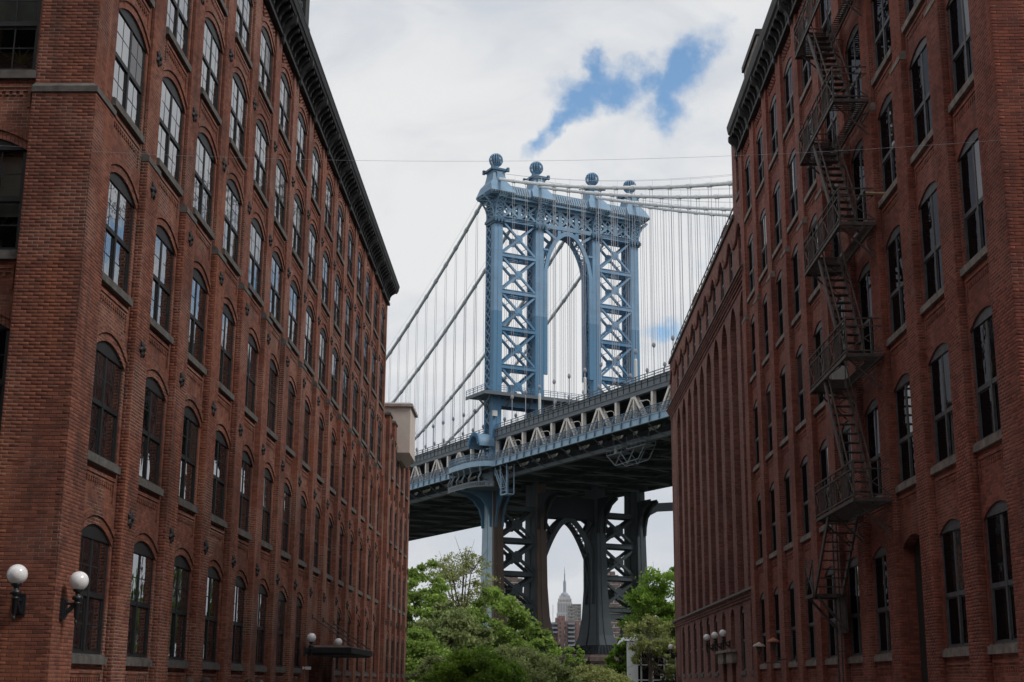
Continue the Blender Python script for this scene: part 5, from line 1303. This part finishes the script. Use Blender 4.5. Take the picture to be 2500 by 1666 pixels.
block('housing_tower', 'brown housing tower with pale floor bands behind the left pair of tower legs', 'building', [(1215, 1275, 1412, 0), (1230, 1262, 1402, 6)], 900, M['farbrown'], True, True, 3.0, 4.2, 1.3)
block('housing_tower', 'brown housing tower with pale floor bands behind the right pair of tower legs', 'building', [(1470, 1512, 1404, 0), (1478, 1505, 1394, 5), (1508, 1532, 1408, 8)], 900, M['farbrown'], True, True, 3.0, 4.2, 1.3)
xa = place(1350, 1800); a = MB(); za = zat(1477, 1350, 1800)
a.tube([(xa, 1800, 0), (xa, 1800, za*.62)], 1.0, 6); a.tube([(xa, 1800, za*.62), (xa, 1800, za)], .35, 5); tag(a.build('radio_mast', M['farpale']), 'thin pale radio mast left of the skyscraper', 'mast')

# ------------------------------------------------------------------ passers-by whose heads reach the lower edge
def person(label, px, ytop, Y, coat, hair, yaw):
    X, _, Ht = px_at(px, ytop, Y); s = Ht/1.75
    t = thing('person', label, 'person', (X, Y, .0), 'people walking up the street')
    J = {'pel': (0, 0, .98, .15), 'sp': (0, 0, 1.2, .14), 'ch': (0, .01, 1.38, .155), 'nk': (0, .01, 1.50, .06), 'hd': (0, -.01, 1.60, .085), 'ht': (0, 0, 1.685, .075), 'no': (0, -.10, 1.61, .018),
         'sl': (-.17, 0, 1.42, .07), 'el': (-.23, .03, 1.15, .048), 'wl': (-.22, -.06, .92, .033), 'hl': (-.21, -.09, .82, .036), 'sr': (.17, 0, 1.42, .07), 'er': (.23, -.03, 1.15, .048), 'wr': (.22, -.12, .94, .033), 'hr': (.21, -.16, .85, .036),
         'pl': (-.09, 0, .90, .095), 'kl': (-.10, -.08, .5, .065), 'al': (-.10, .05, .09, .045), 'tl': (-.11, -.10, .04, .04), 'pr': (.09, 0, .90, .095), 'kr': (.10, .06, .5, .065), 'ar': (.10, .22, .12, .045), 'tr': (.11, .08, .04, .04)}
    Ed = ['pel-sp', 'sp-ch', 'ch-nk', 'nk-hd', 'hd-ht', 'hd-no', 'ch-sl', 'sl-el', 'el-wl', 'wl-hl', 'ch-sr', 'sr-er', 'er-wr', 'wr-hr', 'pel-pl', 'pl-kl', 'kl-al', 'al-tl', 'pel-pr', 'pr-kr', 'kr-ar', 'ar-tr']
    ks = list(J); me = bpy.data.meshes.new('body'); me.from_pydata([tuple(c*s for c in J[k][:3]) for k in ks], [tuple(ks.index(q) for q in e.split('-')) for e in Ed], []); me.materials.append(coat)
    mw = Matrix.Translation((X, Y, 0)) @ Matrix.Rotation(yaw, 4, 'Z')
    o = link('body', me, t, mw); md = o.modifiers.new('skin', 'SKIN'); md.use_smooth_shade = True
    for v, k in zip(me.skin_vertices[0].data, ks): v.radius = (J[k][3]*s, J[k][3]*s); v.use_root = (k == 'pel')
    sd = o.modifiers.new('smooth', 'SUBSURF'); sd.levels = sd.render_levels = 2
    def ball(nm, m, c, r, zs=(1, 1, 1), lo=-1.):
        b_ = MB(); N = 12; pr_ = [(max(.001, math.sqrt(max(0, 1-h*h))), h) for h in np.linspace(lo, 1, 10)]
        b_.lathe(pr_, (0, 0), 16); b_.v = [(c[0]+x*r*zs[0], c[1]+y*r*zs[1], c[2]+z*r*zs[2]) for x, y, z in b_.v]; b_.v = [tuple(q*s for q in v) for v in b_.v]
        link(nm, b_.mesh(nm, m, True), t, mw)
    ball('head', M['skin'], (0, -.01, 1.62), .1, (.82, 1, 1.2)); ball('hair', hair, (0, .005, 1.635), .108, (.86, 1.02, 1.07), .12)
    for x in (-.084, .084): ball('ear', M['skin'], (x, 0, 1.61), .02, (.5, 1, 1.5))
hb_ = plain('brown_hair', (.022, .014, .010), .8, .3, 30, spec=.15); hg = plain('grey_brown_hair', (.042, .030, .022), .8, .3, 30, spec=.15); ck = plain('navy_cloth', (.02, .024, .035), .9, .2, 6)
person('person in dark clothes with short light brown hair, leftmost at the bottom edge', 464, 1655, 23, ck, hg, .3)
person('person with brown hair beside the leftmost walker at the bottom edge', 503, 1653, 23.4, ck, hb_, 2.9)
person('dark haired person further along the left pavement, left one of that pair', 608, 1657, 31, ck, hb_, .1)
person('person with near black hair, right one of the far pair of walkers', 636, 1660.5, 31.6, ck, plain('black_hair', (.012, .011, .012), .5, .2, 30), .2)

# ------------------------------------------------------------------ the air
hz = MB(); hz.box(-1400, 1400, -80, 5200, -1.2, 445); ho = hz.build('haze', None, kind='stuff')
m, T = mat('thin_haze'); v = T.n('ShaderNodeVolumePrincipled', i={'Color': (.86, .92, 1, 1), 'Density': 3.5e-5, 'Anisotropy': .2})
T.n('ShaderNodeOutputMaterial', i={'Volume': v}); ho.data.materials.append(m)
